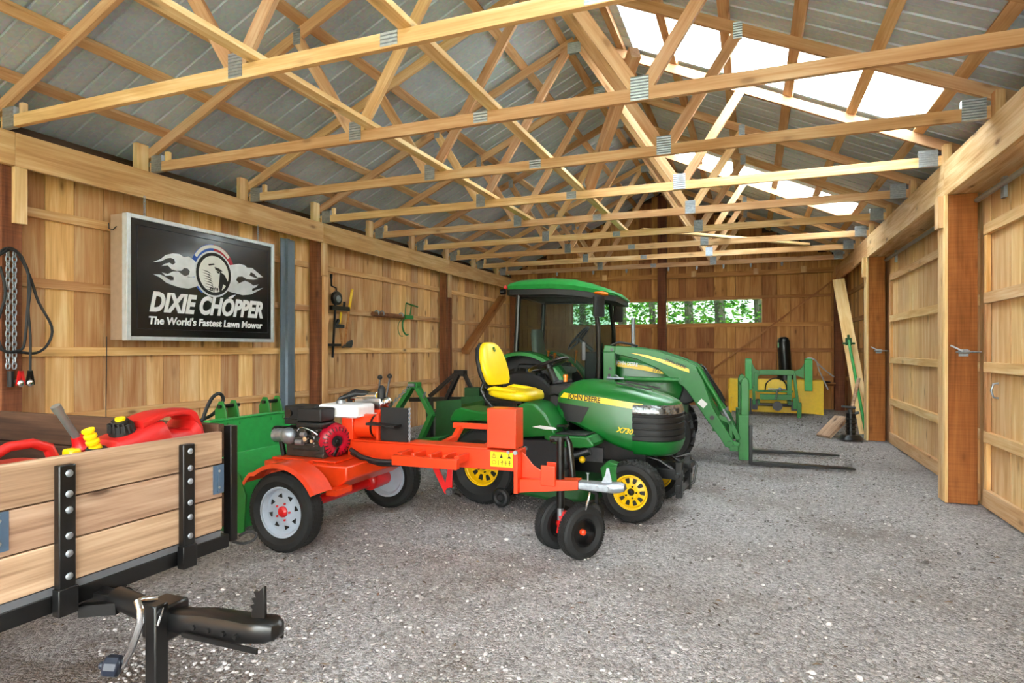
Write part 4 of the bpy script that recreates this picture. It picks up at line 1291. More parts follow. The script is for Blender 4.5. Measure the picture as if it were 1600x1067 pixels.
# petrol engine
en = MB()
en.box(-3.20, -2.86, 3.60, 3.90, .551, .70); en.box(-3.12, -2.90, 3.62, 3.80, .70, .78)
for k in range(6): en.box(-3.22, -3.10, 3.64, 3.84, .60 + k * .022, .61 + k * .022)
en.cyl((-2.95, 3.62, .565), (-2.85, 3.60, .565), .02, n=10)
for k in range(5): en.box(-3.13, -2.90, 3.585, 3.60, .60 + k * .035, .612 + k * .035)
en.cyl((-3.02, 3.56, .74), (-3.02, 3.62, .74), .03, n=14); en.cyl((-2.93, 3.57, .73), (-2.93, 3.62, .73), .02, n=10); en.box(-3.10, -2.98, 3.57, 3.62, .655, .70)
eo = en.build('engine_block', plain('cast engine metal', '#45403b', .5, .5, .25), ls, bevel=.012)
g = MB(); d_ = V((.86, -.42, -.05)).normalized(); rc0 = V((-2.86, 3.715, .665))
g.lathe([(.118, -.12), (.128, -.10), (.128, -.01), (.120, .03), (.10, .055), (.085, .062), (.05, .060), (.045, .048), (.001, .046)], rc0, d_, 36)
g.prism([(-.20, -.115), (-.02, -.12), (-.02, .10), (-.13, .05)], rc0 + V((0, .06, 0)), V((.86, -.42, 0)), V((0, 0, 1)), V((.1, .2, 0)) * .3)
ro = g.build('recoil_cover', M['magenta'], eo)
ux, uy, _ = MB.frame(d_)
g = MB()
for k in range(22):
    a = 2 * math.pi * k / 22
    rd_ = ux * math.cos(a) + uy * math.sin(a); tg_ = -ux * math.sin(a) + uy * math.cos(a)
    p = rc0 + rd_ * .093 + d_ * .0565
    g.hexa(p, (rd_ * .86 - d_ * .45).normalized() * .016, tg_ * .0032, d_ * .004)
g.lathe([(.041, .049), (.041, .053), (.001, .053)], rc0, d_, 20)
g.build('cooling_slots', M['black_matte'], ro)
g = MB(); g.cyl(rc0 + d_ * .045, rc0 + d_ * .066, .018, n=12); g.hexa(rc0 + ux * -.02 + uy * -.07 + d_ * .075, (ux * .5 + uy).normalized() * .035, (ux - uy * .5).normalized() * .011, d_ * .008)
g.build('pull_grip', M['black'], ro, bevel=.003)
g = MB().hexa(V((-2.955, 3.605, .68)), (0, 0, .048), V((.86, -.3, 0)) * .014, V((.3, .86, 0)) * .004); g.build('engine_decal', M['label_white'], eo)
g = MB().box(-3.325, -3.10, 3.72, 3.92, .765, .905)
g.box(-3.33, -3.095, 3.715, 3.925, .80, .812)
mo = g.build('muffler_guard', M['black_matte'], eo, bevel=.02, seg=3)
g = MB(); g.cyl((-3.27, 3.715, .85), (-3.27, 3.70, .85), .028, n=16); g.cyl((-3.326, 3.80, .70), (-3.20, 3.80, .70), .05, n=16); g.build('exhaust', M['black'], eo)
g = MB().box(-3.085, -2.865, 3.575, 3.735, .808, .908); g.box(-3.09, -2.86, 3.57, 3.74, .765, .806)
g.build('air_cleaner', M['black_matte'], eo, bevel=.014, seg=3)
g = MB(); g.cyl((-2.975, 3.65, .905), (-2.975, 3.65, .92), .02, n=12); g.build('wing_nut', M['black'], eo)
g = MB().box(-3.04, -2.685, 3.745, 3.995, .825, .925)
to = g.build('fuel_tank', M['white'], eo, bevel=.03, seg=4)
g = MB().box(-3.05, -2.675, 3.738, 4.0, .838, .846); g.build('tank_seam', M['white'], to)
g = MB(); g.cyl((-2.90, 3.85, .926), (-2.90, 3.85, .945), .035, n=18); g.cyl((-2.90, 3.85, .945), (-2.90, 3.85, .95), .028, n=18); g.build('tank_cap', M['zinc'], to)
g = MB(); g.sphere((-3.16, 3.58, .70), (.065, .05, .062), 20, 12); g.cyl((-3.30, 3.60, .70), (-3.20, 3.60, .70), .05, n=16); g.cyl((-3.08, 3.57, .66), (-3.02, 3.57, .66), .022, n=12); g.cyl((-3.03, 3.56, .72), (-2.99, 3.56, .72), .018, n=12)
g.build('gearcase', M['zinc'], eo)
g = MB(); g.tube(smoothline2([(-3.08, 3.58, .74), (-3.02, 3.55, .77), (-2.95, 3.56, .755), (-2.90, 3.58, .72)]), .006, 6); g.cyl((-2.99, 3.55, .69), (-2.99, 3.575, .69), .018, n=10); g.cyl((-2.935, 3.555, .675), (-2.935, 3.58, .675), .013, n=10)
g.build('carburettor', M['chrome'], eo)
g = MB(); g.cyl((-3.32, 3.62, .72), (-3.28, 3.62, .72), .045, n=14); g.box(-3.34, -3.27, 3.62, 3.72, .64, .75); g.beam((-3.25, 3.60, .67), (-3.22, 3.60, .552), .03, .03); g.build('throttle_housing', M['black_matte'], eo, bevel=.006)
# ------------------------------------------------------------------ garden tractor mower
mw = thing('riding_mower', 'green and yellow garden tractor mower with a yellow seat, parked behind the log splitter', 'riding mower', (-0.813, 5.198, 0), R(-6))
G_ = M['green_hood']
def interp(tab, x):
    for a, b in zip(tab[:-1], tab[1:]):
        if x <= b[0]:
            t = (x - a[0]) / (b[0] - a[0])
            return [p + (q - p) * t for p, q in zip(a, b)]
    return list(tab[-1])
# x, half width at the bottom, half width at the shoulder, bottom, shoulder, top
HOOD = [(-.745, .285, .250, .735, .925, .965), (-.66, .295, .265, .725, .965, 1.035), (-.56, .30, .272, .695, .970, 1.080), (-.45, .30, .274, .645, .963, 1.078), (-.30, .298, .272, .575, .945, 1.052), (-.15, .292, .268, .510, .925, 1.040), (-.02, .282, .258, .485, .905, 1.015), (.08, .262, .240, .478, .888, .988), (.16, .225, .205, .480, .872, .962), (.22, .175, .158, .490, .860, .938), (.265, .11, .10, .505, .85, .918), (.288, .045, .04, .53, .84, .900)]
def hood_ring(h):
    x, wb, ws, zb, zs, zt = h
    half = [(-wb * .86, zb), (-wb, zb + .03), (-(wb + ws) / 2 - .004, (zb + zs) / 2), (-ws, zs - .02), (-ws * .96, zs + .012), (-ws * .78, zs + (zt - zs) * .62), (-ws * .48, zt - .012), (-ws * .40, zt - (zt - zs) * .02)]
    pts = half + [(0, zt - .004)] + [(-y, z) for y, z in half[::-1]]
    return [V((x, y, z)) for y, z in pts]
hb = MB(); hb.loft([hood_ring(h) for h in HOOD])
ho = hb.build('hood', G_, mw, sub=1, smooth=60)
def side_pt(x, z, off):
    _, wb, ws, zb, zs, zt = interp(HOOD, x)
    prof = [(zb, wb * .86), (zb + .03, wb), ((zb + zs) / 2, (wb + ws) / 2 + .004), (zs - .02, ws), (zs + .012, ws * .96), (zt, ws * .6)]
    y = prof[0][1]
    for a, b in zip(prof[:-1], prof[1:]):
        if a[0] <= z <= b[0]:
            y = a[1] + (b[1] - a[1]) * (z - a[0]) / (b[0] - a[0])
    return V((x, -(y + off), z))
def patch(name, top, bot, mat, off, parent, n=16):
    """decal following the hood side; top, bot: polylines of (x, z)"""
    def samp(pl, t):
        x = pl[0][0] + (pl[-1][0] - pl[0][0]) * t
        return (x, interp(pl, x)[1])
    for sg in (1, -1):
        g = MB()
        vs_ = []
        for i in range(n + 1):
            t = i / n
            for pl in (top, bot):
                for o_ in (off, off - .004):
                    p = side_pt(*samp(pl, t), o_); p.y *= sg; vs_.append(p)
        fs = []
        for i in range(n):
            a = 4 * i
            fs += [(a, a + 2, a + 6, a + 4), (a + 1, a + 5, a + 7, a + 3), (a, a + 4, a + 5, a + 1), (a + 2, a + 3, a + 7, a + 6)]
        fs += [(0, 1, 3, 2), (4 * n, 4 * n + 2, 4 * n + 3, 4 * n + 1)]
        if sg < 0: fs = [f[::-1] for f in fs]
        g.add(vs_, fs)
        g.build(name, mat, parent)
patch('stripe_decal', [(-.645, .967), (-.30, .936), (.035, .893)], [(-.675, .928), (-.30, .888), (.0, .848)], M['decal_yellow'], .004, ho)
sl = V((.345, 0, -.036)).normalized()
text('lettering', 'JOHN DEERE', .062, M['ink'], ho, side_pt(-.455, .926, .0075) , sl, (.1, 0, 1), .0008, bold=.0012, sx=.80)
text('model_lettering', 'X730', .060, M['decal_yellow'], ho, side_pt(-.105, .676, .006), (1, 0, -.1), (.25, 0.03, 1), .0012, bold=.0015, shear=.15)
patch('side_vent', [(-.70, .885), (-.41, .852)], [(-.615, .735), (-.475, .722)], M['black_matte'], .005, ho)
for sg in (-1, 1):
    g = MB(); g.prism([(-.20, -.012), (.06, -.010), (.10, .0), (.06, .010), (-.20, .012)], (-.02, sg * .135, 1.012), V((1, 0, -.17)), (0, 1, 0), (0, 0, .012)); g.build('top_vent', M['black_matte'], ho)
def nose_arc(off, z, n=20, a0=-90, a1=90):
    pts = []
    for i in range(n + 1):
        a = R(a0 + (a1 - a0) * i / n)
        zz = min(max((z - .55) / .35, 0), 1)
        x = -.015 + (.302 + off) * abs(math.cos(a)) ** .62
        y = (.272 + off) * math.copysign(abs(math.sin(a)) ** .85, math.sin(a))
        pts.append(V((x, y, z)))
    return pts
def nose_band(mb, rows):
    rr_ = []
    for z, o_ in rows:
        rr_.append(nose_arc(o_, z))
    n = len(rr_[0])
    vs_ = [p for r in rr_ for p in r] + [p - V((.03, 0, 0)) for r in rr_ for p in r]
    m = len(rr_)
    fs = []
    for i in range(m - 1):
        for j in range(n - 1):
            fs.append((i * n + j, i * n + j + 1, (i + 1) * n + j + 1, (i + 1) * n + j))
            k = m * n
            fs.append((k + i * n + j, k + (i + 1) * n + j, k + (i + 1) * n + j + 1, k + i * n + j + 1))
    for j in range(n - 1):
        fs.append((j, m * n + j, m * n + j + 1, j + 1)); b = (m - 1) * n
        fs.append((b + j, b + j + 1, m * n + b + j + 1, m * n + b + j))
    for i in range(m - 1):
        fs.append((i * n, (i + 1) * n, m * n + (i + 1) * n, m * n + i * n)); e = n - 1
        fs.append((i * n + e, m * n + i * n + e, m * n + (i + 1) * n + e, (i + 1) * n + e))
    mb.add(vs_, fs)
gr = MB()
rows = [(.600, .004)]
z = .605
for k in range(4):
    rows += [(z, .012), (z + .034, .014), (z + .038, .002), (z + .046, .002)]
    z += .050
rows += [(z, .010), (.815, .012)]
nose_band(gr, rows)
go = gr.build('grille', M['black_matte'], mw, smooth=40)
hl = MB(); nose_band(hl, [(.816, .010), (.83, .012), (.87, .004), (.888, -.006)])
lo = hl.build('headlight', plain('clear headlight lens', '#85898c', .15, .7, .45, coat=.5, scale=70), mw)
g = MB()
arc = nose_arc(.012, .85, 20)
for i in (3, 7, 13, 17):
    g.add([arc[i] + V((0, 0, -.025)), arc[i + 1] + V((0, 0, -.025)), arc[i + 1] + V((.0, 0, .012)), arc[i] + V((0, 0, .012)), arc[i] + V((-.01, 0, -.025)), arc[i + 1] + V((-.01, 0, -.025)), arc[i + 1] + V((-.01, 0, .012)), arc[i] + V((-.01, 0, .012))], [(0, 1, 2, 3), (4, 7, 6, 5), (0, 4, 5, 1), (3, 2, 6, 7), (0, 3, 7, 4), (1, 5, 6, 2)])
g.build('lamp_divider', M['black'], lo)
bp = MB(); nose_band(bp, [(.477, -.05), (.50, -.02), (.545, .004), (.585, .016), (.600, .018)])
bp.build('bumper', G_, mw, smooth=50)
# chassis, axle, front hitch
ch = MB()
ch.box(-1.45, .05, -.16, .16, .24, .42); ch.box(-.72, .05, -.23, .23, .42, .60)
ch.cyl((0, -.36, .235), (0, .36, .235), .035, n=12); ch.box(-.06, .06, -.33, .33, .26, .33)
ch.build('chassis', M['black'], mw, bevel=.006)
fh = MB()
for y in (-.17, .17):
    fh.box(.05, .34, y - .02, y + .02, .30, .38); fh.box(.28, .33, y - .03, y + .03, .16, .44)
    fh.tube([(.05, y, .46), (.15, y, .44), (.28, y, .36)], .018, 8)
fh.box(.28, .32, -.22, .22, .20, .26); fh.box(.25, .36, .02, .20, .36, .40); fh.cyl((.30, -.24, .34), (.30, .24, .34), .02, n=10)
fh.tube([(.20, .16, .42), (.31, .20, .45), (.37, .20, .36), (.35, .18, .22), (.25, .12, .13)], .012, 8)
fh.build('front_hitch', M['black'], mw, bevel=.004)
for y in (-.415, .415):
    sg = -1 if y < 0 else 1
    wheel(mw, (0.0, y, .232), (0, sg, 0), .232, .20, .132, M['rubber'], M['yellow'], tread='turf', style='holes', hub_mat=M['black'], name='front_wheel', bulge=.05, dish=.4)
    wheel(mw, (-1.305, y, .325), (0, sg, 0), .325, .29, .165, M['rubber'], M['yellow'], tread='turf', style='holes', hub_mat=M['black'], name='rear_wheel', bulge=.05, dish=.3)
# rear body and foot rests
FEN = [(-1.60, .70), (-1.605, .73), (-1.56, .80), (-1.50, .825), (-1.30, .80), (-1.10, .785), (-.99, .80), (-.93, .87), (-.86, .90), (-.78, .885), (-.69, .81), (-.63, .72), (-.60, .66), (-.63, .635), (-.93, .60), (-.97, .62), (-1.03, .69), (-1.12, .715), (-1.35, .72), (-1.50, .705)]
for sg in (-1, 1):
    g = MB(); g.prism(FEN, (0, sg * .56, 0), (1, 0, 0), (0, 0, 1), (0, -sg * .34, 0))
    fo = g.build('fender', G_, mw, bevel=.028, seg=4, smooth=50)
    g = MB(); g.prism([(-.70, .655), (-.60, .648), (-.33, .648), (-.275, .60), (-.27, .575), (-.30, .562), (-.52, .548), (-.62, .575), (-.70, .61)], (0, sg * .56, 0), (1, 0, 0), (0, 0, 1), (0, -sg * .26, 0))
    fo2 = g.build('footrest', G_, mw, bevel=.014, seg=3)
    g = MB().box(-.60, -.34, sg * .545, sg * .33, .6505, .662); g.build('foot_mat', M['black_matte'], fo2, bevel=.004)
    g = MB().box(-.96, -.53, sg * .48, sg * .30, .30, .596); g.build('side_cover', plain('charcoal side panel', '#2a2b2f', .5), mw, bevel=.02)
    g = MB(); g.prism([(-.10, 0), (-.03, .016), (.10, .006), (.12, -.010), (.02, -.014)], (-.70, sg * .562, .700), (1, 0, 0), (0, 0, 1), (0, sg * .006, 0)); g.build('badge_plate', M['white'], fo)
g = MB().box(-1.55, -.95, -.22, .22, .60, .80); g.box(-1.58, -1.0, -.34, .34, .66, .775)
g.build('seat_deck', M['black_matte'], mw, bevel=.02)
g = MB().box(-.80, -.62, -.215, .215, .62, 1.03); g.box(-.78, -.745, -.20, .20, 1.03, 1.06)
g.build('dash', M['black_matte'], mw, bevel=.025, seg=3)
# seat
def slab(mb, secs, n=28, ex=.45):
    """secs: (centre, axis u half vector, axis v half vector)"""
    rings = []
    for c_, u, v in secs:
        r_ = []
        for k in range(n):
            a = 2 * math.pi * k / n
            ca, sa = math.cos(a), math.sin(a)
            r_.append(V(c_) + V(u) * math.copysign(abs(ca) ** ex, ca) + V(v) * math.copysign(abs(sa) ** ex, sa))
        rings.append(r_)
    mb.loft(rings)
bk = MB()
def bx_(z): return -1.415 - (z - .99) * .28
secs = []
for z, w, t in ((1.000, .12, .012), (1.008, .185, .03), (1.05, .212, .044), (1.14, .230, .046), (1.24, .222, .044), (1.32, .192, .040), (1.37, .145, .034), (1.395, .09, .024), (1.402, .05, .01)):
    secs.append(((bx_(z), 0, z), (0, w, 0), (t, 0, 0)))
slab(bk, secs, ex=.6)
so = bk.build('seat_back', M['yellow_vinyl'], mw, smooth=60)
g = MB(); slab(g, [((bx_(z) - .045, 0, z), (0, w, 0), (t, 0, 0)) for z, w, t in ((.985, .12, .01), (1.0, .20, .03), (1.10, .232, .04), (1.24, .226, .036), (1.34, .18, .03), (1.395, .10, .015))], ex=.6)
g.build('seat_shell', M['black_matte'], so, smooth=60)
em = MB(); cN = V((bx_(1.335) + .041, 0.0, 1.335)); eu, ev = V((0, .019, 0)), V((-.28, 0, 1)).normalized() * .024
em.prism([(math.cos(2 * math.pi * k / 20), math.sin(2 * math.pi * k / 20)) for k in range(20)], cN, eu, ev, (.006, 0, 0)); eo_ = em.build('seat_emblem', M['green'], so)
em = MB(); em.prism([(-.75, -.25), (-.35, .1), (.2, .15), (.55, .6), (.75, .45), (.55, .2), (.75, -.35), (.35, -.1), (-.3, -.15), (-.6, -.6)], cN + V((.0062, 0, 0)), eu * .8, ev * .8, (.001, 0, 0)); em.build('emblem_mark', M['decal_yellow'], eo_)
cu = MB()
slab(cu, [((-1.435, 0, .945), (0, .13, 0), (0, 0, .012)), ((-1.42, 0, .938), (0, .195, 0), (0, 0, .034)), ((-1.35, 0, .93), (0, .225, 0), (0, 0, .046)), ((-1.22, 0, .918), (0, .235, 0), (0, 0, .050)), ((-1.12, 0, .915), (0, .232, 0), (0, 0, .056)), ((-1.05, 0, .908), (0, .205, 0), (0, 0, .052)), ((-1.015, 0, .90), (0, .15, 0), (0, 0, .035)), ((-1.005, 0, .895), (0, .09, 0), (0, 0, .012))], ex=.55)
co_ = cu.build('seat_cushion', M['yellow_vinyl'], mw, smooth=60)
g = MB()
for sg in (-1, 1):
    slab(g, [((-1.42, sg * .19, .965), (0, .03, 0), (0, 0, .012)), ((-1.36, sg * .195, .975), (0, .035, 0), (0, 0, .022)), ((-1.22, sg * .20, .962), (0, .035, 0), (0, 0, .020)), ((-1.12, sg * .198, .955), (0, .03, 0), (0, 0, .010))], 16, .7)
    g.build('seat_bolster', M['yellow_vinyl'], co_, smooth=60); g = MB()
g = MB()
g.box(-1.45, -1.08, -.20, .20, .845, .868); g.box(-1.40, -1.15, -.15, .15, .78, .845)
for y in (-.19, .19):
    g.tube([(-1.46, y, 1.06), (-1.50, y, .96), (-1.45, y, .87), (-1.36, y, .79)], .018, 8)
g.build('seat_frame', M['black'], mw, bevel=.004)
g = MB(); g.cyl((-1.36, -.24, .80), (-1.28, -.33, .80), .012, n=8); g.sphere((-1.28, -.33, .805), (.028, .02, .014), 12, 8); g.build('seat_lever', M['yellow'], mw)
# steering
sw = MB(); nv = V((-.34, 0, .94)).normalized(); sc_ = V((-.905, 0, 1.195))
sw.torus(sc_, nv, .180, .0155, 40, 10)
ux, uy, _ = MB.frame(nv)
for k in range(3):
    a = R(90 + 120 * k)
    sw.tube([sc_ - nv * .02, sc_ + (ux * math.cos(a) + uy * math.sin(a)) * .09 - nv * .012, sc_ + (ux * math.cos(a) + uy * math.sin(a)) * .175], [.02, .014, .012], 8)
sw.cyl(sc_ - nv * .035, sc_ + nv * .008, .05, n=20)
swo = sw.build('steering_wheel', M['black'], mw)
g = MB(); g.cyl(sc_ - nv * .03, sc_ - nv * .25 + V((.02, 0, 0)), .03, n=14); g.build('steering_column', M['black_matte'], mw)
g = MB(); g.cyl((-.690, -.115, 1.05), (-.690, -.115, 1.09), .018, n=12); g.cyl((-.690, -.115, 1.09), (-.690, -.115, 1.115), .024, .021, n=12); g.build('hazard_lamp', M['orange_lamp'], mw)
g = MB()
g.tube([(-.70, -.225, .93), (-.73, -.26, .95), (-.78, -.27, .94)], .010, 8); g.tube([(-.74, -.24, .72), (-.76, -.30, .77), (-.78, -.34, .795)], .010, 8); g.sphere((-.785, -.345, .80), (.035, .025, .014), 12, 8)
g.tube([(-.56, -.30, .56), (-.57, -.38, .63), (-.58, -.44, .70)], .011, 8); g.box(-.62, -.53, -.47, -.41, .70, .715)
g.build('hand_levers', M['black'], mw)
# cutting deck
dk = MB()
dk.prism([(-1.0, -.40), (-.92, -.60), (-.62, -.68), (-.35, -.62), (-.26, -.45), (-.24, 0), (-.26, .45), (-.35, .62), (-.62, .68), (-.92, .60), (-1.0, .40)], (0, 0, .14), (1, 0, 0), (0, 1, 0), (0, 0, .15))
do = dk.build('cutting_deck', M['green_dark'], mw, bevel=.03, seg=3)
for x, y in ((-.85, -.38), (-.55, -.45), (-.85, .38)):
    g = MB(); g.cyl((x, y, .29), (x, y, .36), .07, n=18); g.build('deck_pulley', M['black'], do)
for x, y, r_ in ((-1.09, -.56, .085), (-.24, -.62, .075), (-1.09, .56, .085), (-.24, .62, .075)):
    g = MB(); g.torus((x, y, r_ + .005), (0, 1, 0), r_ * .62, r_ * .38, 24, 10); g.cyl((x, y - .02, r_ + .005), (x, y + .02, r_ + .005), r_ * .3, n=12); g.box(x - .012, x + .012, y + (.035 if y < 0 else -.06), y + (.06 if y < 0 else -.035), r_, .22); g.beam((x, y + (.048 if y < 0 else -.048), .22), (x + (.12 if x < -.5 else -.08), y + (.05 if y < 0 else -.05), .25), .025, .03)
    g.build('gauge_wheel', M['black_matte'], do)
g = MB(); g.box(-.18, -.10, -.52, -.50, .30, .43); g.prism([(-.22, .30), (-.12, .30), (-.10, .44), (-.18, .46), (-.24, .40)], (0, -.499, 0), (1, 0, 0), (0, 0, 1), (0, .10, 0)); g.build('deck_bracket', M['green'], mw, bevel=.006)
g = MB(); g.sphere((-.42, -.42, .44), .028, 10, 8); g.build('filter_cap', M['yellow'], mw)
g = MB(); g.cyl((-.55, -.32, .44), (-.40, -.30, .50), .04, n=14); g.box(-.50, -.30, -.26, -.20, .40, .52); g.build('engine_parts', M['steel'], mw)
# ------------------------------------------------------------------ compact tractor with cab and front loader
tr = thing('compact_tractor', 'green compact tractor with glazed cab and front loader lowered onto pallet forks', 'tractor', (-1.15, 7.92, 0), R(3))
GT = M['green']
HT = [(-.46, .30, .285, .80, 1.19, 1.255), (-.40, .31, .29, .79, 1.19, 1.262), (-.2, .31, .29, .76, 1.16, 1.235), (.0, .305, .285, .74, 1.115, 1.19), (.15, .295, .275, .73, 1.075, 1.145), (.28, .27, .25, .70, 1.02, 1.09), (.38, .235, .21, .68, .95, 1.02), (.45, .19, .16, .68, .87, .94), (.49, .12, .1, .70, .80, .85)]
def ring_t(h):
    x, wb, ws, zb, zs, zt = h
    half = [(-wb * .9, zb), (-wb, zb + .03), (-(wb + ws) / 2, (zb + zs) / 2), (-ws, zs - .02), (-ws * .94, zs + .02), (-ws * .7, zt - .015), (-ws * .35, zt)]
    return [V((x, y, z)) for y, z in half + [(0, zt + .003)] + [(-y, z) for y, z in half[::-1]]]
g = MB(); g.loft([ring_t(h) for h in HT]); th = g.build('hood', M['green_hood'], tr, sub=1, smooth=60)
for sg in (-1, 1):
    g = MB()
    g.prism([(-.42, 1.175), (-.1, 1.135), (.14, 1.07), (.22, 1.03), (.10, 1.035), (-.1, 1.075), (-.42, 1.12)], (0, sg * .297, 0), (1, 0, 0), (0, 0, 1), (0, sg * .012, 0))
    g.build('stripe_decal', M['decal_yellow'], th)
text('lettering', 'JOHN DEERE', .062, M['label_white'], th, (-.30, -.3105, 1.155), (1, 0, -.12), (.1, 0, 1), .001, bold=.001, sx=.75)
text('model_lettering', '3720', .055, M['ink'], th, (.06, -.3105, 1.072), (1, 0, -.25), (.15, 0, 1), .001, bold=.001, sx=.9)
g = MB(); g.prism([(.30, .68), (.40, .66), (.50, .70), (.515, .80), (.46, .93), (.36, 1.035), (.28, 1.06), (.33, .98), (.36, .85)], (0, -.272, 0), (1, 0, 0), (0, 0, 1), (0, .544, 0)); g.build('front_grille', M['black_matte'], tr, bevel=.02)
g = MB()
g.box(-1.75, .25, -.20, .20, .42, .75); g.box(.10, .42, -.14, .14, .40, .70); g.cyl((.17, -.5, .34), (.17, .5, .34), .06, n=14); g.cyl((-1.55, -.55, .54), (-1.55, .55, .54), .10, n=16)
g.box(-1.3, -.5, -.50, -.24, .60, .80); g.box(-1.3, -.5, .24, .50, .60, .80)
g.build('chassis', M['green_dark'], tr, bevel=.01)
for sg in (-1, 1):
    wheel(tr, (.17, sg * .52, .335), (0, sg, 0), .325, .22, .20, M['rubber'], M['yellow'], tread='lug', style='holes', hub_mat=M['yellow'], name='front_wheel', bulge=.03)
    wheel(tr, (-1.55, sg * .60, .545), (0, sg, 0), .530, .36, .33, M['rubber'], M['yellow'], tread='lug', style='holes', hub_mat=M['yellow'], name='rear_wheel', bulge=.03)
    # fender over the rear wheel
    rings = []
    for k in range(21):
        a = R(18 + k * 5.2)
        rad = .70 + .06 * math.sin(math.pi * k / 20)
        x, z = -1.60 + rad * math.cos(a), .545 + rad * math.sin(a)
        d_ = V((math.cos(a), 0, math.sin(a)))
        rings.append([V((x, yy * sg, z)) + d_ * o_ for yy, o_ in ((.42, -.02), (.42, .01), (.74, .01), (.775, 0), (.785, -.04), (.77, -.04), (.76, -.02), (.74, -.012))])
    if sg < 0: rings = [r[::-1] for r in rings]
    g = MB(); g.loft(rings)
    fo = g.build('fender', GT, tr, smooth=50)
    g = MB(); g.prism([(-1.60 + .70 * math.cos(R(10 + 7 * k)), .545 + .715 * math.sin(R(10 + 7 * k))) for k in range(17)] + [(-1.9, .80), (-1.4, .62)], (0, sg * .40, 0), (1, 0, 0), (0, 0, 1), (0, sg * .012, 0))
    g.build('inner_fender', M['black_matte'], tr)
    # loader: post, arm, cylinders
    ym = sg * .50
    g = MB(); g.box(-.555, -.415, ym - .05, ym + .05, .50, 1.30); g.prism([(-.555, 1.30), (-.415, 1.30), (-.41, 1.37), (-.54, 1.385)], (0, ym - .05, 0), (1, 0, 0), (0, 0, 1), (0, .10, 0)); g.box(-.60, -.37, sg * .22, sg * .46, .58, .74)
    po = g.build('loader_post', GT, tr, bevel=.006)
    g = MB()
    for x, z in ((-.45, 1.33), (-.47, 1.10), (-.48, 1.02)): g.cyl((x, ym - .062, z), (x, ym + .062, z), .018, n=10)
    g.build('post_bolts', M['black'], po)
    g = MB(); g.prism([(-.42, 1.375), (-.22, 1.362), (.07, 1.318), (.34, 1.228), (.52, 1.155), (.57, 1.11), (.60, 1.0), (.715, .66), (.935, .29), (.945, .24), (.90, .195), (.85, .215), (.80, .30), (.63, .54), (.46, .80), (.38, .90), (.22, 1.0), (.10, 1.10), (-.16, 1.215), (-.42, 1.28)], (0, ym - .035, 0), (1, 0, 0), (0, 0, 1), (0, .07, 0))
    ao = g.build('loader_arm', GT, tr, bevel=.008, seg=2)
    yo = ym + sg * .036
    g = MB(); g.prism([(-.235, 1.292), (-.05, 1.268), (.20, 1.20), (.45, 1.105), (.455, 1.06), (.36, 1.09), (.10, 1.19), (-.10, 1.255)], (0, yo, 0), (1, 0, 0), (0, 0, 1), (0, sg * .002, 0)); so_ = g.build('stripe_decal', M['decal_yellow'], ao)
    if sg < 0: text('lettering', 'JOHN DEERE', .048, M['ink'], ao, (.30, yo - .0035, 1.165), (.92, 0, -.36), (.36, 0, .92), .001, bold=.001, sx=.9)
    g = MB(); g.prism([(-.05, -.035), (.05, -.035), (.05, .035), (-.05, .035)], (.60, yo, .705), V((.75, 0, -.66)) * .9, V((.66, 0, .75)), (0, sg * .002, 0)); g.build('warning_decal', M['label_white'], ao)
    g = MB(); g.cyl((.705, ym - .06, .545), (.705, ym + .06, .545), .035, n=18); g.cyl((.515, ym - .07, 1.075), (.515, ym + .07, 1.075), .032, n=16); g.cyl((.335, ym - .06, .97), (.335, ym + .06, .97), .025, n=14); g.cyl((.90, ym - .07, .255), (.90, ym + .07, .255), .028, n=14)
    g.build('pivot_pin', GT, ao)
    g = MB(); g.cyl((.705, ym + sg * .061, .545), (.705, ym + sg * .063, .545), .026, n=16); g.build('pin_bore', M['black'], ao)
    yc_ = ym + sg * .055
    g = MB(); g.cyl((-.30, yc_, .98), (.335, yc_, .97), .030, n=16); g.cyl((-.30, yc_, .98), (-.27, yc_, .98), .036, n=16)
    lo_ = g.build('lift_cylinder', GT, ao)
    g = MB(); g.cyl((-.51, yc_, .985), (-.30, yc_, .98), .014, n=12); g.tube([(-.50, yc_, 1.0), (-.44, yc_ - sg * .02, 1.01), (-.40, yc_, 1.02), (-.36, yc_, .985)], .010, 8); g.build('cylinder_rod', M['zinc'], lo_)
    for dy in (0,):
        g = MB(); g.cyl((.565, ym + sg * .02, 1.10), (.815, ym + sg * .02, .665), .034, n=16); g.cyl((.80, ym + sg * .02, .69), (.825, ym + sg * .02, .645), .040, n=16); g.cyl((.565, ym + sg * .02, 1.10), (.545, ym + sg * .02, 1.135), .026, n=12)
        bo = g.build('tilt_cylinder', GT, ao)
        g = MB(); g.cyl((.822, ym + sg * .02, .65), (.90, ym + sg * .02, .51), .015, n=12); g.build('cylinder_rod', M['zinc'], bo)
    g = MB(); g.tube([(.52, ym + sg * .0, 1.135), (.60, ym, 1.10), (.68, ym - sg * .03, .97), (.80, ym - sg * .03, .78), (.86, ym - sg * .02, .66)], .014, 8); g.build('hydraulic_hose', M['hose'], ao)
    g = MB(); g.beam((.78, ym, .56), (.92, ym, .49), .03, .05); g.beam((.90, ym, .51), (.995, ym, .30), .03, .05); g.beam((.91, ym, .50), (.905, ym, .25), .03, .04); g.beam((.90, ym + .0, .25), (1.0, ym, .22), .06, .09); g.box(.90, .99, ym - .06, ym + .06, .17, .23)
    g.build('bucket_link', GT, ao, bevel=.004)
    # mirror, lamp
    g = MB(); g.tube([(-.62, sg * .60, 1.95), (-.60, sg * .70, 1.95), (-.58, sg * .74, 1.90)], .012, 8); slab(g, [((-.57, sg * .77, z), (.055, .05, 0), (-.018, .02, 0)) for z in (1.72, 1.735, 1.80, 1.90, 1.945, 1.96)], 16, .5)
    g.build('mirror', M['black_matte'], tr, smooth=50)
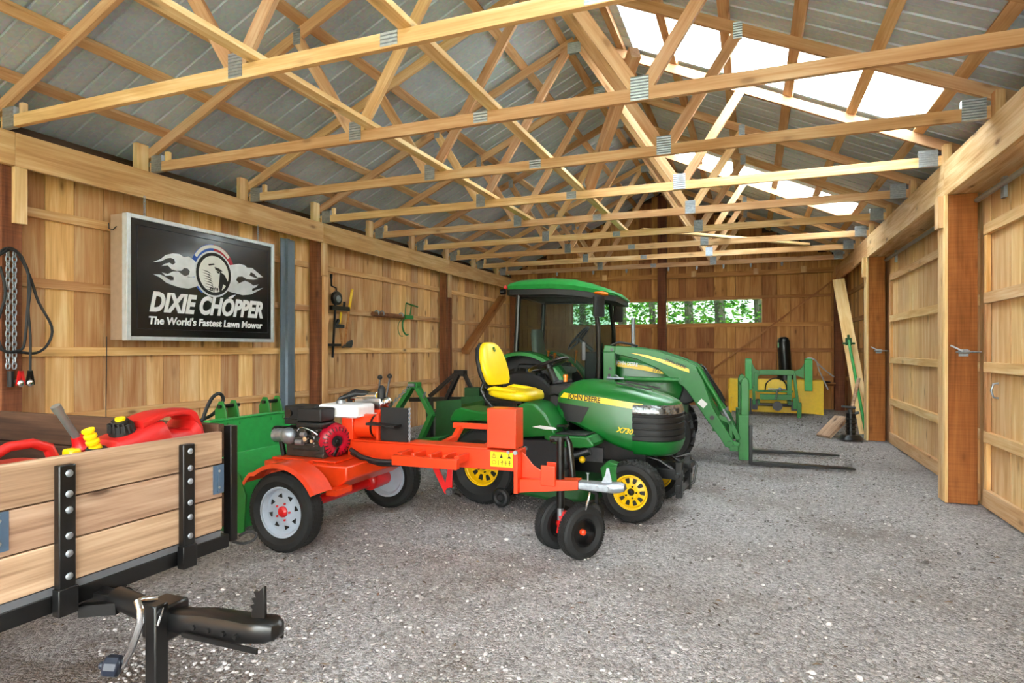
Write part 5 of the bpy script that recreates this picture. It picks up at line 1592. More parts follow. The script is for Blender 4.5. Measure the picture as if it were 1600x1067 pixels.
    g = MB(); slab(g, [((x, sg * .60, z), (0, w, 0), (0, 0, h)) for x, z, w, h in ((-.68, 2.035, .03, .01), (-.64, 2.03, .06, .03), (-.54, 2.012, .065, .03), (-.48, 2.0, .05, .018))], 16, .7)
    g.build('turn_signal', M['orange_lamp'], tr, smooth=50)
g = MB(); g.cyl((.55, -.46, 1.05), (.55, .46, 1.05), .03, n=12); g.beam((.75, -.464, .42), (.75, .464, .42), .08, .08); g.build('loader_crossbar', GT, tr)
g = MB()
for y in (-.45, .45):
    g = MB(); g.box(.995, 1.105, y - .05, y + .05, .065, .58)
    co = g.build('fork_carriage', GT, tr, bevel=.006)
    g = MB(); pts = [(1.02, .575), (1.02, .95), (1.035, 1.0), (1.07, 1.02), (1.10, .99), (1.11, .94), (1.11, .575)]
    g.prism(pts, (0, y - .035, 0), (1, 0, 0), (0, 0, 1), (0, .07, 0)); g.build('carriage_upright', GT, co, bevel=.01, seg=3)
    f_ = MB(); f_.box(1.107, 1.145, y - .05, y + .05, .022, .46)
    f_.prism([(1.107, .018), (1.107, .055), (1.25, .055), (2.18, .035), (2.20, .027), (2.18, .018)], (0, y - .05, 0), (1, 0, 0), (0, 0, 1), (0, .10, 0))
    f_.build('fork_tine', M['black'], tr, bevel=.003)
g = MB(); g.box(1.02, 1.08, -.398, .398, .50, .57); g.box(1.02, 1.08, -.398, .398, .07, .14); g.box(1.03, 1.06, -.08, .08, .141, .499); g.box(1.03, 1.09, -.413, .413, .90, .94); g.build('carriage_frame', GT, tr, bevel=.005)
# cab
RS = [(-1.80, .58, 2.10, 2.15), (-1.74, .66, 2.095, 2.195), (-1.60, .70, 2.09, 2.22), (-1.2, .71, 2.085, 2.235), (-.90, .71, 2.06, 2.205), (-.70, .69, 2.03, 2.155), (-.52, .66, 2.00, 2.09), (-.40, .60, 1.985, 2.035), (-.37, .5, 1.985, 2.0)]
def roofring(h, dz0=0, dz1=0, k=1):
    x, w, a, b = h
    a += dz0; b += dz1; w *= k
    half = [(-w * .96, a), (-w, a + (b - a) * .35), (-w * .97, a + (b - a) * .6), (-w * .8, b - .01), (-w * .4, b)]
    return [V((x, y, z)) for y, z in half + [(0, b + .006)] + [(-y, z) for y, z in half[::-1]]]
g = MB(); g.loft([roofring(h) for h in RS]); ro = g.build('cab_roof', M['green_bright'], tr, smooth=50)
g = MB(); g.loft([[V((x, sy * w * .93, z)) for sy, z in ((-1, a - .07), (-1, a - .002), (1, a - .002), (1, a - .07))] for x, w, a, b in RS[:-1]]); g.build('roof_liner', M['black_matte'], ro)
cf = MB()
for sg in (-1, 1):
    y = sg * .60
    cf.tube([(-1.66, y, 1.25), (-1.64, y, 1.6), (-1.62, y, 2.05)], .032, 10)
    cf.tube([(-.62, y, .78), (-.60, y, 1.2), (-.61, y, 1.6), (-.66, y, 2.02)], .030, 10)
    cf.tube([(-1.66, y, 1.30), (-1.45, y, 1.27), (-1.2, y, 1.16), (-1.0, y, .95), (-.92, y, .80), (-.62, y, .78)], .022, 8)
    cf.tube([(-1.62, y, 2.02), (-.66, y, 2.0)], .030, 8)
cf.tube([(-1.64, -.6, 1.28), (-1.64, .6, 1.28)], .03, 8); cf.tube([(-1.62, -.6, 2.02), (-1.62, .6, 2.02)], .03, 8); cf.tube([(-.66, -.6, 2.0), (-.66, .6, 2.0)], .025, 8)
cf.build('cab_frame', M['black'], tr)
def glass(name, pts, d):
    g = MB(); n = V(d)
    g.add([V(p) for p in pts] + [V(p) + n for p in pts], [tuple(range(len(pts))), tuple(range(len(pts), 2 * len(pts)))[::-1]] + [(i, len(pts) + i, len(pts) + (i + 1) % len(pts), (i + 1) % len(pts)) for i in range(len(pts))])
    return g.build(name, M['glass_dark'], tr, smooth=0)
for sg in (-1, 1):
    glass('side_glass', [(-1.63, sg * .605, 1.31), (-1.45, sg * .605, 1.28), (-1.2, sg * .605, 1.17), (-1.0, sg * .605, .96), (-.92, sg * .605, .81), (-.64, sg * .605, .80), (-.62, sg * .605, 1.3), (-.68, sg * .605, 2.0), (-1.61, sg * .605, 2.0)], (0, sg * .004, 0))
    g = MB(); g.box(-.80, -.76, sg * .612, sg * .63, 1.20, 1.42); g.build('door_handle', M['black'], tr)
g = MB()
fr_ = []
for k in range(11):
    y = -.59 + 1.18 * k / 10
    b_ = .07 * (1 - (y / .59) ** 2)
    fr_.append((y, b_))
vs_ = []
for y, b_ in fr_:
    for x0_, z in ((-.605, .98), (-.595, 1.4), (-.655, 1.99)):
        vs_.append((x0_ + b_, y, z))
g.add(vs_, [(3 * i + j, 3 * i + 3 + j, 3 * i + 4 + j, 3 * i + 1 + j) for i in range(10) for j in range(2)])
g.build('windshield', M['glass_dark'], tr, thick=.004)
glass('rear_glass', [(-1.66, -.57, 1.31), (-1.66, .57, 1.31), (-1.63, .57, 2.0), (-1.63, -.57, 2.0)], (-.004, 0, 0))
g = MB(); g.box(-1.64, -.62, -.56, .56, .78, .82); g.box(-1.64, -1.20, -.58, -.36, .82, 1.15); g.box(-1.64, -1.20, .36, .58, .82, 1.15); g.box(-.86, -.64, -.20, .20, .82, 1.30)
g.build('cab_interior', M['black_matte'], tr, bevel=.02)
g = MB(); slab(g, [((-1.50 - (z - 1.1) * .12, 0, z), (0, w, 0), (.05, 0, 0)) for z, w in ((1.10, .15), (1.14, .22), (1.35, .23), (1.55, .19), (1.60, .12))], 20, .6); slab(g, [((-1.5, 0, 1.06), (0, .2, 0), (0, 0, .03)), ((-1.3, 0, 1.06), (0, .23, 0), (0, 0, .05)), ((-1.05, 0, 1.06), (0, .2, 0), (0, 0, .04))], 20, .6)
g.box(-1.45, -1.1, -.15, .15, .82, 1.02)
g.build('driver_seat', plain('pale grey seat', '#9da3a0', .6), tr, smooth=50)
g = MB(); nv = V((-.75, 0, .66)).normalized(); c0 = V((-.98, 0, 1.48)); g.torus(c0, nv, .19, .014, 32, 8); g.cyl(c0, c0 - nv * .25, .025, n=12)
ux, uy, _ = MB.frame(nv)
for k in range(3):
    a = R(90 + 120 * k); g.cyl(c0, c0 + (ux * math.cos(a) + uy * math.sin(a)) * .18, .012, n=8)
g.build('steering_wheel', M['black'], tr)
g = MB()
for x, y, z in ((-1.30, -.42, 1.30), (-1.22, -.40, 1.27), (-1.12, .42, 1.30)): g.cyl((x, y, 1.14), (x + .02, y, z), .010, n=8); g.sphere((x + .02, y, z), .022, 10, 8)
g.build('control_levers', M['orange_lamp'], tr)
g = MB(); g.cyl((-.30, .30, 1.10), (-.30, .30, 1.75), .028, n=14); g.build('exhaust_pipe', M['zinc'], tr)
g = MB(); g.tube([(-.47, -.52, 1.38), (-.38, -.48, 1.42), (-.25, -.45, 1.40), (-.15, -.46, 1.37)], .014, 8); g.build('loader_hose', M['hose'], tr)
g = MB(); g.cyl((-1.78, -.66, 2.06), (-1.84, -.66, 2.06), .035, n=14); g.build('work_lamp', M['black'], tr)
g = MB(); g.box(-1.80, -1.76, -.66, -.58, 2.10, 2.14); g.build('tail_lamp', M['red'], tr, bevel=.006)
# ------------------------------------------------------------------ things along the left wall
sg_ = thing('hanging_sign', 'black framed advertising sign with silver flames and eagle hanging on the left wall', 'sign', (-5.25, 4.69, 1.983), world=True)
g = MB().box(-5.36, -5.166, 3.80, 5.585, 1.42, 2.545); g.build('sign_case', plain('tan sign case', '#a68a72', .6), sg_)
g = MB()
for a in ((3.795, 3.835, 1.415, 2.55), (5.555, 5.592, 1.415, 2.55), (3.8355, 5.5545, 1.415, 1.452), (3.8355, 5.5545, 2.513, 2.55)):
    g.box(-5.205, -5.142, *a)
g.build('sign_frame', plain('pale aluminium frame', '#ced3d8', .35, .4), sg_, bevel=.003)
g = MB().box(-5.1655, -5.158, 3.836, 5.554, 1.453, 2.512)
face = g.build('sign_face', plain('glossy black sign face', '#141518', .22, 0, .1, coat=.25), sg_)
g = MB()
for a in ((3.90, 3.906, 1.52, 2.46), (5.50, 5.506, 1.52, 2.46), (3.9065, 5.4995, 1.52, 1.526), (3.9065, 5.4995, 2.454, 2.46)):
    g.box(-5.1579, -5.154, *a)
g.build('face_border', M['black'], sg_)
SO = V((-5.1575, 4.69, 1.983))
def art(name, polys, mat, lift, parent=sg_):
    g = MB()
    for p in polys: g.prism(p, SO + V((lift, 0, 0)), (0, 1, 0), (0, 0, 1), (.0012, 0, 0))
    return g.build(name, mat, parent, smooth=0)
def circ(cx, cy, r, a0=0, a1=360, r2=None, n=40):
    o = [(cx + r * math.cos(R(a0 + (a1 - a0) * k / n)), cy + r * math.sin(R(a0 + (a1 - a0) * k / n))) for k in range(n + 1)]
    if r2: o += [(cx + r2 * math.cos(R(a1 - (a1 - a0) * k / n)), cy + r2 * math.sin(R(a1 - (a1 - a0) * k / n))) for k in range(n + 1)]
    return o
LU = [(-0.631, 0.161), (-0.557, 0.196), (-0.501, 0.243), (-0.423, 0.27), (-0.351, 0.273), (-0.306, 0.252), (-0.246, 0.264), (-0.185, 0.236), (-0.10, 0.173), (-0.10, 0.093), (-0.223, 0.064), (-0.291, 0.065), (-0.246, 0.085), (-0.231, 0.119), (-0.258, 0.146), (-0.299, 0.146), (-0.328, 0.117), (-0.38, 0.108), (-0.437, 0.116), (-0.48, 0.149), (-0.547, 0.132), (-0.508, 0.161), (-0.459, 0.177), (-0.423, 0.16), (-0.397, 0.182), (-0.409, 0.216), (-0.445, 0.224), (-0.487, 0.214), (-0.55, 0.177)]
LL = [(-0.631, 0.048), (-0.557, 0.053), (-0.501, 0.034), (-0.452, 0.009), (-0.416, 0.013), (-0.413, 0.044), (-0.452, 0.056), (-0.501, 0.046), (-0.543, 0.076), (-0.48, 0.065), (-0.423, 0.097), (-0.365, 0.104), (-0.306, 0.072), (-0.246, 0.059), (-0.10, 0.08), (-0.10, 0.002), (-0.185, -0.032), (-0.246, -0.051), (-0.336, -0.051), (-0.423, -0.036), (-0.494, -0.018), (-0.563, 0.025)]
RU = [(0.22, 0.233), (0.387, 0.275), (0.47, 0.27), (0.498, 0.249), (0.575, 0.254), (0.649, 0.216), (0.742, 0.167), (0.653, 0.157), (0.609, 0.189), (0.555, 0.208), (0.536, 0.167), (0.609, 0.15), (0.668, 0.141), (0.594, 0.125), (0.498, 0.123), (0.433, 0.145), (0.369, 0.133), (0.347, 0.096), (0.387, 0.068), (0.351, 0.051), (0.22, 0.075)]
RL = [(0.22, 0.073), (0.369, 0.055), (0.47, 0.101), (0.536, 0.086), (0.594, 0.06), (0.668, 0.08), (0.633, 0.045), (0.575, 0.024), (0.575, -0.005), (0.653, 0.024), (0.742, 0.05), (0.653, 0.002), (0.555, -0.043), (0.442, -0.06), (0.351, -0.049), (0.22, -0.031)]
silver = plain('silver sign ink', '#d5d8dc', .35, .25, .18, scale=6)
cx, cy = .055, .125
art('badge_ring', [circ(cx + .0, cy + .03, .275, -25, 90, .20)], plain('red badge ink', '#b3283a', .4), .000)
art('badge_ring', [circ(cx, cy + .03, .275, 90, 240, .20)], plain('blue badge ink', '#2a57b8', .4), .000)
art('badge_ring', [circ(cx, cy + .03, .270, 40, 150, .235)], M['label_white'], .0013)
for p in (LU, LL, RU, RL):
    art('flame', [p], silver, .0026)
art('badge_ring', [circ(cx, cy, .238, 0, 360)], silver, .0039)
art('badge_ring', [circ(cx, cy, .220, 0, 360)], M['ink'], .0052)
art('badge_disc', [circ(cx, cy, .187, 0, 360)], M['label_white'], .0065)
# a plain bird of prey head in line work
bird = [[(.13, .16), (.19, .13), (.235, .06), (.225, -.02), (.20, .02), (.17, .03), (.15, -.04), (.165, -.055), (.13, -.06), (.11, .0), (.12, .06)],
        [(.06, .20), (.12, .19), (.165, .165), (.12, .155), (.07, .175)], [(.085, .165), (.125, .15), (.12, .135), (.09, .145)],
        [(-.02, .22), (.05, .235), (.06, .222), (-.01, .205)]]
for k in range(9):
    y = .15 - k * .027
    bird.append([(-.10 + .006 * k, y + .006), (-.02 + .01 * k, y - .004), (.02 + .006 * k, y - .03), (-.025 + .01 * k, y - .014)])
for k in range(5):
    x = .0 + k * .022
    bird.append([(x, -.005), (x + .02, -.02), (x + .012, -.055), (x + .004, -.03)])
art('bird_emblem', bird, M['ink'], .0078)
text('lettering', 'DIXIE CHOPPER', .24, M['white'], sg_, SO + V((.004, .032, -.205)), (0, 1, 0), (0, 0, 1), .002, shear=.28, bold=.010, fit=(1.40, .195))
art('accent_stroke', [[(.235, -.105), (.29, -.075), (.345, -.062), (.29, -.108)]], M['white'], .003)
text('tagline_lettering', "The World's Fastest Lawn Mower", .09, M['white'], sg_, SO + V((.004, .025, -.378)), (0, 1, 0), (0, 0, 1), .0015, shear=.12, bold=.0025, fit=(1.40, .078))
def chain(mb, p, q, n, r=.012, w=.003):
    p, q = V(p), V(q)
    d = (q - p) / n
    ux, uy, dd = MB.frame(d)
    for k in range(n):
        c_ = p + d * (k + .5)
        s_ = ux if k % 2 else uy
        L_ = d.length * .68
        pts = [c_ + dd * (L_ * math.cos(2 * math.pi * j / 12)) + s_ * (r * .75 * math.sin(2 * math.pi * j / 12)) for j in range(12)]
        mb.tube(pts, w, 6, closed=True)
for y in (4.0, 5.39):
    g = MB(); chain(g, (-5.19, y, 2.545), (-5.19, y, 2.74), 8); g.build('hanging_chain', M['zinc'], sg_)
g = MB(); g.tube([(-5.37, 3.79, 2.47), (-5.36, 3.785, 2.42), (-5.30, 3.78, 2.40), (-5.26, 3.782, 2.43)], .005, 6)
g.tube([(-5.39, 3.786, 1.45), (-5.388, 3.784, 1.2), (-5.392, 3.78, .8), (-5.388, 3.785, .1)], .004, 6); g.build('sign_cord', M['hose'], sg_)

# chain and booster cables on the first post
ch = thing('steel_chain', 'bright doubled steel chain hanging on the brown post near the sign', 'chain', (-5.235, 2.935, 1.2), world=True)
for dy, dx in ((-.020, 0), (.020, 0.006)):
    g = MB(); chain(g, (-5.232 + dx, 2.935 + dy, 2.08), (-5.232 + dx, 2.935 + dy, 1.19), 22, .019, .0052); g.build('chain_strand', M['zinc'], ch)
g = MB(); g.cyl((-5.262, 2.935, 2.09), (-5.20, 2.935, 2.09), .010, n=8); g.tube([(-5.22, 2.92, 1.17), (-5.215, 2.915, 1.10), (-5.22, 2.94, 1.07), (-5.22, 2.965, 1.10)], .009, 8); g.build('chain_hook', M['steel'], ch)
g = MB(); g.cyl((-5.22, 2.925, 1.17), (-5.22, 2.925, 1.05), .022, n=10); g.build('cable_plug', M['black_matte'], ch)
cb = thing('booster_cable', 'coiled black booster cable with clamps hanging over the chain on the post', 'cable', (-5.21, 2.95, 1.2), world=True)
X_ = -5.205
def smoothline(pts, k=4):
    pts = [V(p) for p in pts]; out = []
    for i in range(len(pts) - 1):
        p0, p1, p2, p3 = pts[max(i - 1, 0)], pts[i], pts[i + 1], pts[min(i + 2, len(pts) - 1)]
        for j in range(k):
            t = j / k
            out.append(.5 * ((2 * p1) + (p2 - p0) * t + (2 * p0 - 5 * p1 + 4 * p2 - p3) * t * t + (3 * p1 - p0 - 3 * p2 + p3) * t ** 3))
    return out + [pts[-1]]
g = MB()
g.tube(smoothline([(X_, y, z) for y, z in ((2.78, 1.6), (2.80, 1.9), (2.845, 2.052), (2.911, 2.098), (2.968, 2.064), (3.05, 1.9), (3.11, 1.709), (3.209, 1.515), (3.183, 1.38), (3.098, 1.307), (2.968, 1.314), (2.88, 1.32), (2.80, 1.40), (2.78, 1.6))]), .010, 8)
g.tube(smoothline([(X_ + .015, y, z) for y, z in ((2.80, 2.0), (2.911, 2.09), (2.968, 2.055), (3.026, 1.94), (3.032, 1.768), (3.02, 1.573), (3.003, 1.379), (2.968, 1.327), (2.86, 1.33), (2.82, 1.5), (2.875, 1.75), (2.84, 1.95))]), .010, 8)
g.tube(smoothline([(X_ + .022, y, z) for y, z in ((2.88, 2.09), (2.98, 2.046), (3.038, 1.833), (3.026, 1.638), (3.04, 1.444), (3.04, 1.17))]), .009, 8)
cbo = g.build('cable', M['hose'], cb)
for y, z, m in ((3.04, 1.12, 'black'), (2.975, 1.12, 'red')):
    g = MB()
    for s_ in (-1, 1): g.beam((X_ + .02, y + s_ * .006, z + .05), (X_ + .02, y + s_ * .022, z - .06), .012, .02)
    g.build('clamp_grip', M[m], cb)
    g = MB(); g.sphere((X_ + .02, y, z - .045), (.02, .026, .03), 10, 8); g.build('clamp_jaw', M['chrome'], cb)

# grey metal trim piece leaning beside the second post
g = MB(); g.prism([(0, 0), (.25, 0), (.25, .012), (.17, .012), (.16, .045), (.12, .045), (.11, .012), (0, .012)], (-5.36, 6.17, .0), (0, -1, 0), (1, 0, 0), (0, 0, 2.70))
tag(g.build('metal_flashing', M['grey_trim'], bevel=.003, seg=1), 'tall blue grey metal flashing strip leaning on the wall beside the second post', 'flashing')

# hand tools hanging in the second bay
WX = -5.385
au = thing('hand_auger', 'black hand-cranked ice auger hanging on the pine wall beside the flashing', 'auger', (WX, 6.93, 1.8), world=True)
g = MB(); g.tube([(WX + .05, 6.871, 2.305), (WX + .05, 6.875, 2.20), (WX + .05, 6.975, 2.18), (WX + .05, 6.978, 2.12)], .012, 8); g.cyl((WX + .05, 6.871, 2.30), (WX + .05, 6.871, 2.36), .018, n=10)
g.build('crank', M['black'], au)
g = MB(); g.cyl((WX + .02, 6.985, 2.04), (WX + .08, 6.985, 2.04), .095, n=22); g.build('reel', M['black'], au, bevel=.01)
g = MB(); g.sphere((WX + .085, 6.985, 2.03), (.015, .05, .05), 14, 8); g.build('reel_plate', M['zinc'], au)
g = MB(); g.cyl((WX + .05, 6.975, 2.12), (WX + .05, 6.90, 1.22), .017, n=10); g.box(WX + .02, WX + .07, 6.87, 7.26, 1.875, 1.935); g.cyl((WX + .05, 7.15, 1.93), (WX + .05, 7.16, 2.0), .02, n=8); g.box(WX + .02, WX + .07, 6.73, 7.06, 1.375, 1.41); g.cyl((WX + .05, 6.96, 1.66), (WX + .05, 7.03, 1.74), .025, n=8)
g.build('shaft', M['black'], au)
axe = thing('axe', 'long-handled axe with a yellow grip hanging on the pine wall', 'axe', (WX, 7.25, 1.8), world=True)
g = MB(); g.tube(smoothline([(WX + .04, y, z) for y, z in ((7.285, 1.912), (7.23, 1.636), (7.189, 1.431), (7.16, 1.36))]), .016, 8); ah = g.build('handle', M['pine_dark'], axe)
g = MB(); g.tube([(WX + .04, 7.356, 2.193), (WX + .04, 7.32, 2.05), (WX + .04, 7.285, 1.912)], [.02, .019, .018], 10); g.build('grip', M['yellow'], axe)
g = MB(); g.prism([(7.12, 1.38), (7.20, 1.42), (7.345, 1.47), (7.36, 1.42), (7.33, 1.355), (7.20, 1.365), (7.13, 1.35)], (WX + .025, 0, 0), (0, 1, 0), (0, 0, 1), (.03, 0, 0)); g.build('axe_head', M['steel'], axe, bevel=.006)
hm = thing('hammer', 'short hammer with a yellow and brown handle hanging between auger and axe', 'hammer', (WX, 7.1, 1.6), world=True)
g = MB(); g.cyl((WX + .04, 7.10, 1.85), (WX + .04, 7.065, 1.69), .017, n=10); g.build('grip', M['yellow'], hm)
g = MB(); g.cyl((WX + .04, 7.065, 1.66), (WX + .04, 7.13, 1.38), .013, n=10); g.build('handle', M['pine_dark'], hm)
g = MB(); g.box(WX + .02, WX + .065, 6.955, 7.15, 1.63, 1.68); g.build('hammer_head', M['steel'], hm, bevel=.008)
pp_ = thing('wooden_roller', 'brown wooden roller with metal ends resting on the middle wall rail', 'roller', (WX, 8.3, 1.86), world=True)
g = MB(); g.cyl((WX + .05, 7.85, 1.87), (WX + .05, 8.72, 1.865), .035, n=14); g.build('roller', M['post_dark'], pp_)
for y in (7.96, 8.10, 8.66):
    g = MB(); g.torus((WX + .05, y, 1.89), (0, 1, 0), .036, .012, 16, 8); g.build('end_ring', M['zinc'], pp_)
cl_ = thing('tree_clamp', 'green screw clamp with a curved hook hanging at the right end of the roller', 'clamp', (WX, 8.85, 1.85), world=True)
g = MB(); g.box(WX + .03, WX + .09, 8.74, 8.99, 1.835, 1.90); g.cyl((WX + .06, 8.925, 1.90), (WX + .06, 8.966, 2.056), .010, n=8); g.cyl((WX + .06, 8.80, 2.10), (WX + .06, 9.18, 2.06), .013, n=8); g.cyl((WX + .06, 8.77, 1.90), (WX + .06, 8.795, 2.09), .010, n=8)
g.build('clamp_body', M['green'], cl_, bevel=.006)
g = MB(); g.tube(smoothline([(WX + .06, y, z) for y, z in ((8.76, 1.84), (8.70, 1.80), (8.69, 1.70), (8.73, 1.62), (8.80, 1.575), (8.86, 1.58))]), .014, 8); g.tube(smoothline([(WX + .03, y, z) for y, z in ((8.72, 1.83), (8.62, 1.76), (8.60, 1.66), (8.66, 1.56), (8.75, 1.55))]), .006, 8)
g.build('hook', M['green'], cl_)

# ------------------------------------------------------------------ implements behind the log splitter
bu = thing('tractor_bucket', 'wide green tractor bucket with hook plates standing behind the log splitter wheels', 'bucket', (-3.6, 4.1, 0), world=True)
prof = [(-3.80, .775), (-3.775, .785), (-3.765, .52), (-3.62, .46), (-3.48, .40), (-3.44, .30), (-3.47, .10), (-3.50, .01), (-3.53, .0), (-3.50, .12), (-3.47, .29), (-3.505, .375), (-3.63, .435), (-3.79, .50)]
g = MB(); g.prism(prof, (0, 3.43, 0), (1, 0, 0), (0, 0, 1), (0, 1.41, 0)); g.box(-3.83, -3.765, 3.43, 4.84, .785, .80)
g.build('bucket_shell', M['green_bright'], bu, bevel=.004)
for y in (3.41, 4.842):
    g = MB(); g.prism([(-3.90, .0), (-3.42, .0), (-3.40, .28), (-3.46, .42), (-3.60, .50), (-3.80, .52), (-3.90, .40)], (0, y, 0), (1, 0, 0), (0, 0, 1), (0, .018, 0)); g.build('end_plate', M['green'], bu, bevel=.002)
for y0_ in (3.60, 3.72, 4.06, 4.20):
    g = MB(); g.prism([(-3.90, .74), (-3.77, .74), (-3.79, .86), (-3.82, .93), (-3.86, .93), (-3.90, .86)], (0, y0_, 0), (1, 0, 0), (0, 0, 1), (0, .014, 0)); g.build('hook_plate', M['green'], bu, bevel=.003)
for y0_ in (3.58, 4.04):
    g = MB(); g.cyl((-3.84, y0_, .89), (-3.84, y0_ + .20, .89), .016, n=12); g.build('hook_pin', M['black'], bu)
g = MB(); g.tube(smoothline([(-3.92, 3.45, .55), (-3.92, 3.50, .78), (-3.92, 3.58, .94), (-3.92, 3.66, .985), (-3.92, 3.70, .93), (-3.92, 3.62, .84), (-3.92, 3.52, .80), (-3.92, 3.40, .78)]), .014, 8); g.build('hydraulic_hose', M['hose'], bu)

bb = thing('box_blade', 'green box blade with a tall hitch frame and chain standing behind the log splitter', 'box blade', (-3.4, 6.3, 0), world=True)
g = MB()
g.beam((-3.53, 6.0, .95), (-3.78, 6.0, .58), .05, .10, (0, 1, 0)); g.beam((-3.50, 6.0, .94), (-3.30, 6.0, .60), .05, .075, (0, 1, 0)); g.beam((-3.30, 6.0, .61), (-3.48, 6.0, .24), .05, .09, (0, 1, 0)); g.box(-3.58, -3.46, 5.95, 6.05, .90, .965)
g.beam((-3.78, 6.0, .58), (-3.80, 6.0, .20), .05, .08, (0, 1, 0))
g.build('hitch_frame', M['green'], bb, bevel=.004)
g = MB(); g.cyl((-3.56, 5.93, .935), (-3.48, 5.93, .935), .018, n=12); g.cyl((-3.38, 5.95, .80), (-3.34, 5.92, .86), .012, n=8); g.build('hitch_pin', M['zinc'], bb)
g = MB(); chain(g, (-3.56, 5.95, .92), (-3.86, 5.9, .62), 13, .02, .005); g.build('lift_chain', M['zinc'], bb)
g = MB(); g.prism([(-3.42, .0), (-3.08, .0), (-3.06, .40), (-3.08, .76), (-3.40, .735)], (0, 6.28, 0), (1, 0, 0), (0, 0, 1), (0, .014, 0)); g.build('side_plate', M['green_dark'], bb, bevel=.002)
g = MB(); g.prism([(-3.42, .0), (-3.08, .0), (-3.06, .40), (-3.08, .76), (-3.40, .735)], (0, 6.93, 0), (1, 0, 0), (0, 0, 1), (0, .014, 0)); g.build('side_plate', M['green_dark'], bb, bevel=.002)
g = MB(); g.box(-3.12, -3.09, 6.295, 6.929, .02, .70); g.box(-3.40, -3.13, 6.295, 6.929, .60, .64); g.box(-3.84, -3.42, 5.96, 6.06, .16, .24); g.box(-3.50, -3.42, 6.06, 6.9, .16, .24)
g.build('blade_body', M['green_dark'], bb)
g = MB(); g.prism([(0, 0), (.40, .06), (.42, .09), (.02, .03)], (-3.42, 5.6, .33), (1, 0, 0), (0, 0, 1), (0, .24, 0)); g.build('drawbar', M['green'], bb, bevel=.003)

rb = thing('rear_blade', 'black three-point scraper frame standing behind the mower seat', 'scraper', (-3.8, 7.6, 0), world=True)
g = MB()
g.beam((-4.16, 7.5, .68), (-3.72, 7.5, 1.03), .05, .06, (0, 1, 0)); g.beam((-3.90, 7.46, .60), (-3.70, 7.46, 1.0), .05, .09, (0, 1, 0)); g.beam((-3.64, 7.5, 1.02), (-3.50, 7.5, .76), .05, .05, (0, 1, 0)); g.box(-3.76, -3.61, 7.44, 7.56, .97, 1.05)
g.beam((-4.48, 7.5, .625), (-3.6, 7.5, .66), .06, .06); g.box(-4.20, -4.12, 7.46, 7.54, .0, .66); g.box(-3.70, -3.62, 7.46, 7.54, .0, .66)
g.build('hitch_frame', M['black'], rb, bevel=.004)
g = MB(); g.box(-3.58, -3.36, 7.4, 7.6, .45, .82); g.box(-3.50, -3.44, 7.4, 7.6, .0, .45); g.build('mount', M['green_dark'], rb, bevel=.006)
g = MB(); g.prism([(-.02, 0), (.10, .05), (.14, .25), (.10, .45), (.08, .45), (.11, .25), (.08, .07), (-.02, .02)], (-4.5, 7.9, .0), (0, 1, 0), (0, 0, 1), (1.15, 0, 0)); g.box(-4.2, -4.12, 7.54, 8.0, .40, .46); g.box(-3.7, -3.62, 7.54, 8.0, .40, .46); g.build('blade', M['steel'], rb)

# ------------------------------------------------------------------ snow blower at the far wall
sb = thing('snow_blower', 'yellow and green tractor snow blower attachment with black chute by the far wall', 'snow blower', (.43, 12.7, .115), world=True)
Y1 = 12.70
zg = .118
g = MB()
g.prism([(-.385, .76), (.40, .758), (1.265, .752), (1.265, .10), (1.10, .12), (-.40, .13), (-.41, .56), (-.385, .58)], (0, Y1, 0), (1, 0, 0), (0, 0, 1), (0, .03, 0))
ho_ = g.build('housing', M['yellow'], sb, bevel=.004)
for x in (-.40, 1.25):
    g = MB(); g.prism([(Y1 + .031, .12), (Y1 + .55, .12), (Y1 + .66, .30), (Y1 + .62, .60), (Y1 + .40, .74), (Y1 + .031, .755)], (x - .008, 0, 0), (0, 1, 0), (0, 0, 1), (.016, 0, 0)); g.build('side_plate', M['yellow'], sb, bevel=.002)
g = MB(); g.box(-.39, 1.24, Y1 + .031, Y1 + .40, .735, .752); g.build('top_plate', M['yellow'], sb)
g = MB(); g.cyl((-.38, Y1 + .38, .40), (1.24, Y1 + .38, .40), .05, n=14)
for k in range(28):
    a = k * .9; x = -.36 + k * .058
    g.hexa((x, Y1 + .38 + .14 * math.cos(a), .40 + .14 * math.sin(a)), V((.0, math.cos(a), math.sin(a))) * .09, V((0, -math.sin(a), math.cos(a))) * .07, (.006, 0, 0))
g.build('auger', M['black'], sb)
for (x0_, x1_, z0_) in ((-.10, .018, .575), (.912, 1.04, .575)):
    g = MB(); g.box(x0_, x1_, 12.26, 12.34, z0_, 1.14); g.prism([(x0_, 1.14), (x1_, 1.14), (x1_ - .01, 1.16), (x0_ + .01, 1.165)], (0, 12.26, 0), (1, 0, 0), (0, 0, 1), (0, .08, 0))
    g.build('mount_post', M['green_bright'], sb, bevel=.006)
g = MB()
g.prism([(.018, 1.08), (.08, .96), (.17, .93), (.17, .85), (.09, .80), (.05, .62), (.018, .60)], (0, 12.30, 0), (1, 0, 0), (0, 0, 1), (0, .03, 0))
g.prism([(.912, 1.08), (.85, .98), (.74, .93), (.74, .85), (.82, .84), (.90, .80)], (0, 12.30, 0), (1, 0, 0), (0, 0, 1), (0, .03, 0))
g.box(.15, .74, 12.27, 12.36, .855, .952); g.box(.06, .12, 12.28, 12.36, .55, .90); g.box(.62, .70, 12.28, 12.36, .50, .86); g.box(.16, .70, 12.25, 12.40, .40, .50); g.box(.10, .72, 12.28, 12.34, .54, .57)
g.beam((.05, 12.31, .62), (.06, 12.31, .30), .05, .06, (0, 1, 0)); g.beam((.74, 12.31, .9), (.80, 12.31, .30), .05, .05, (0, 1, 0))
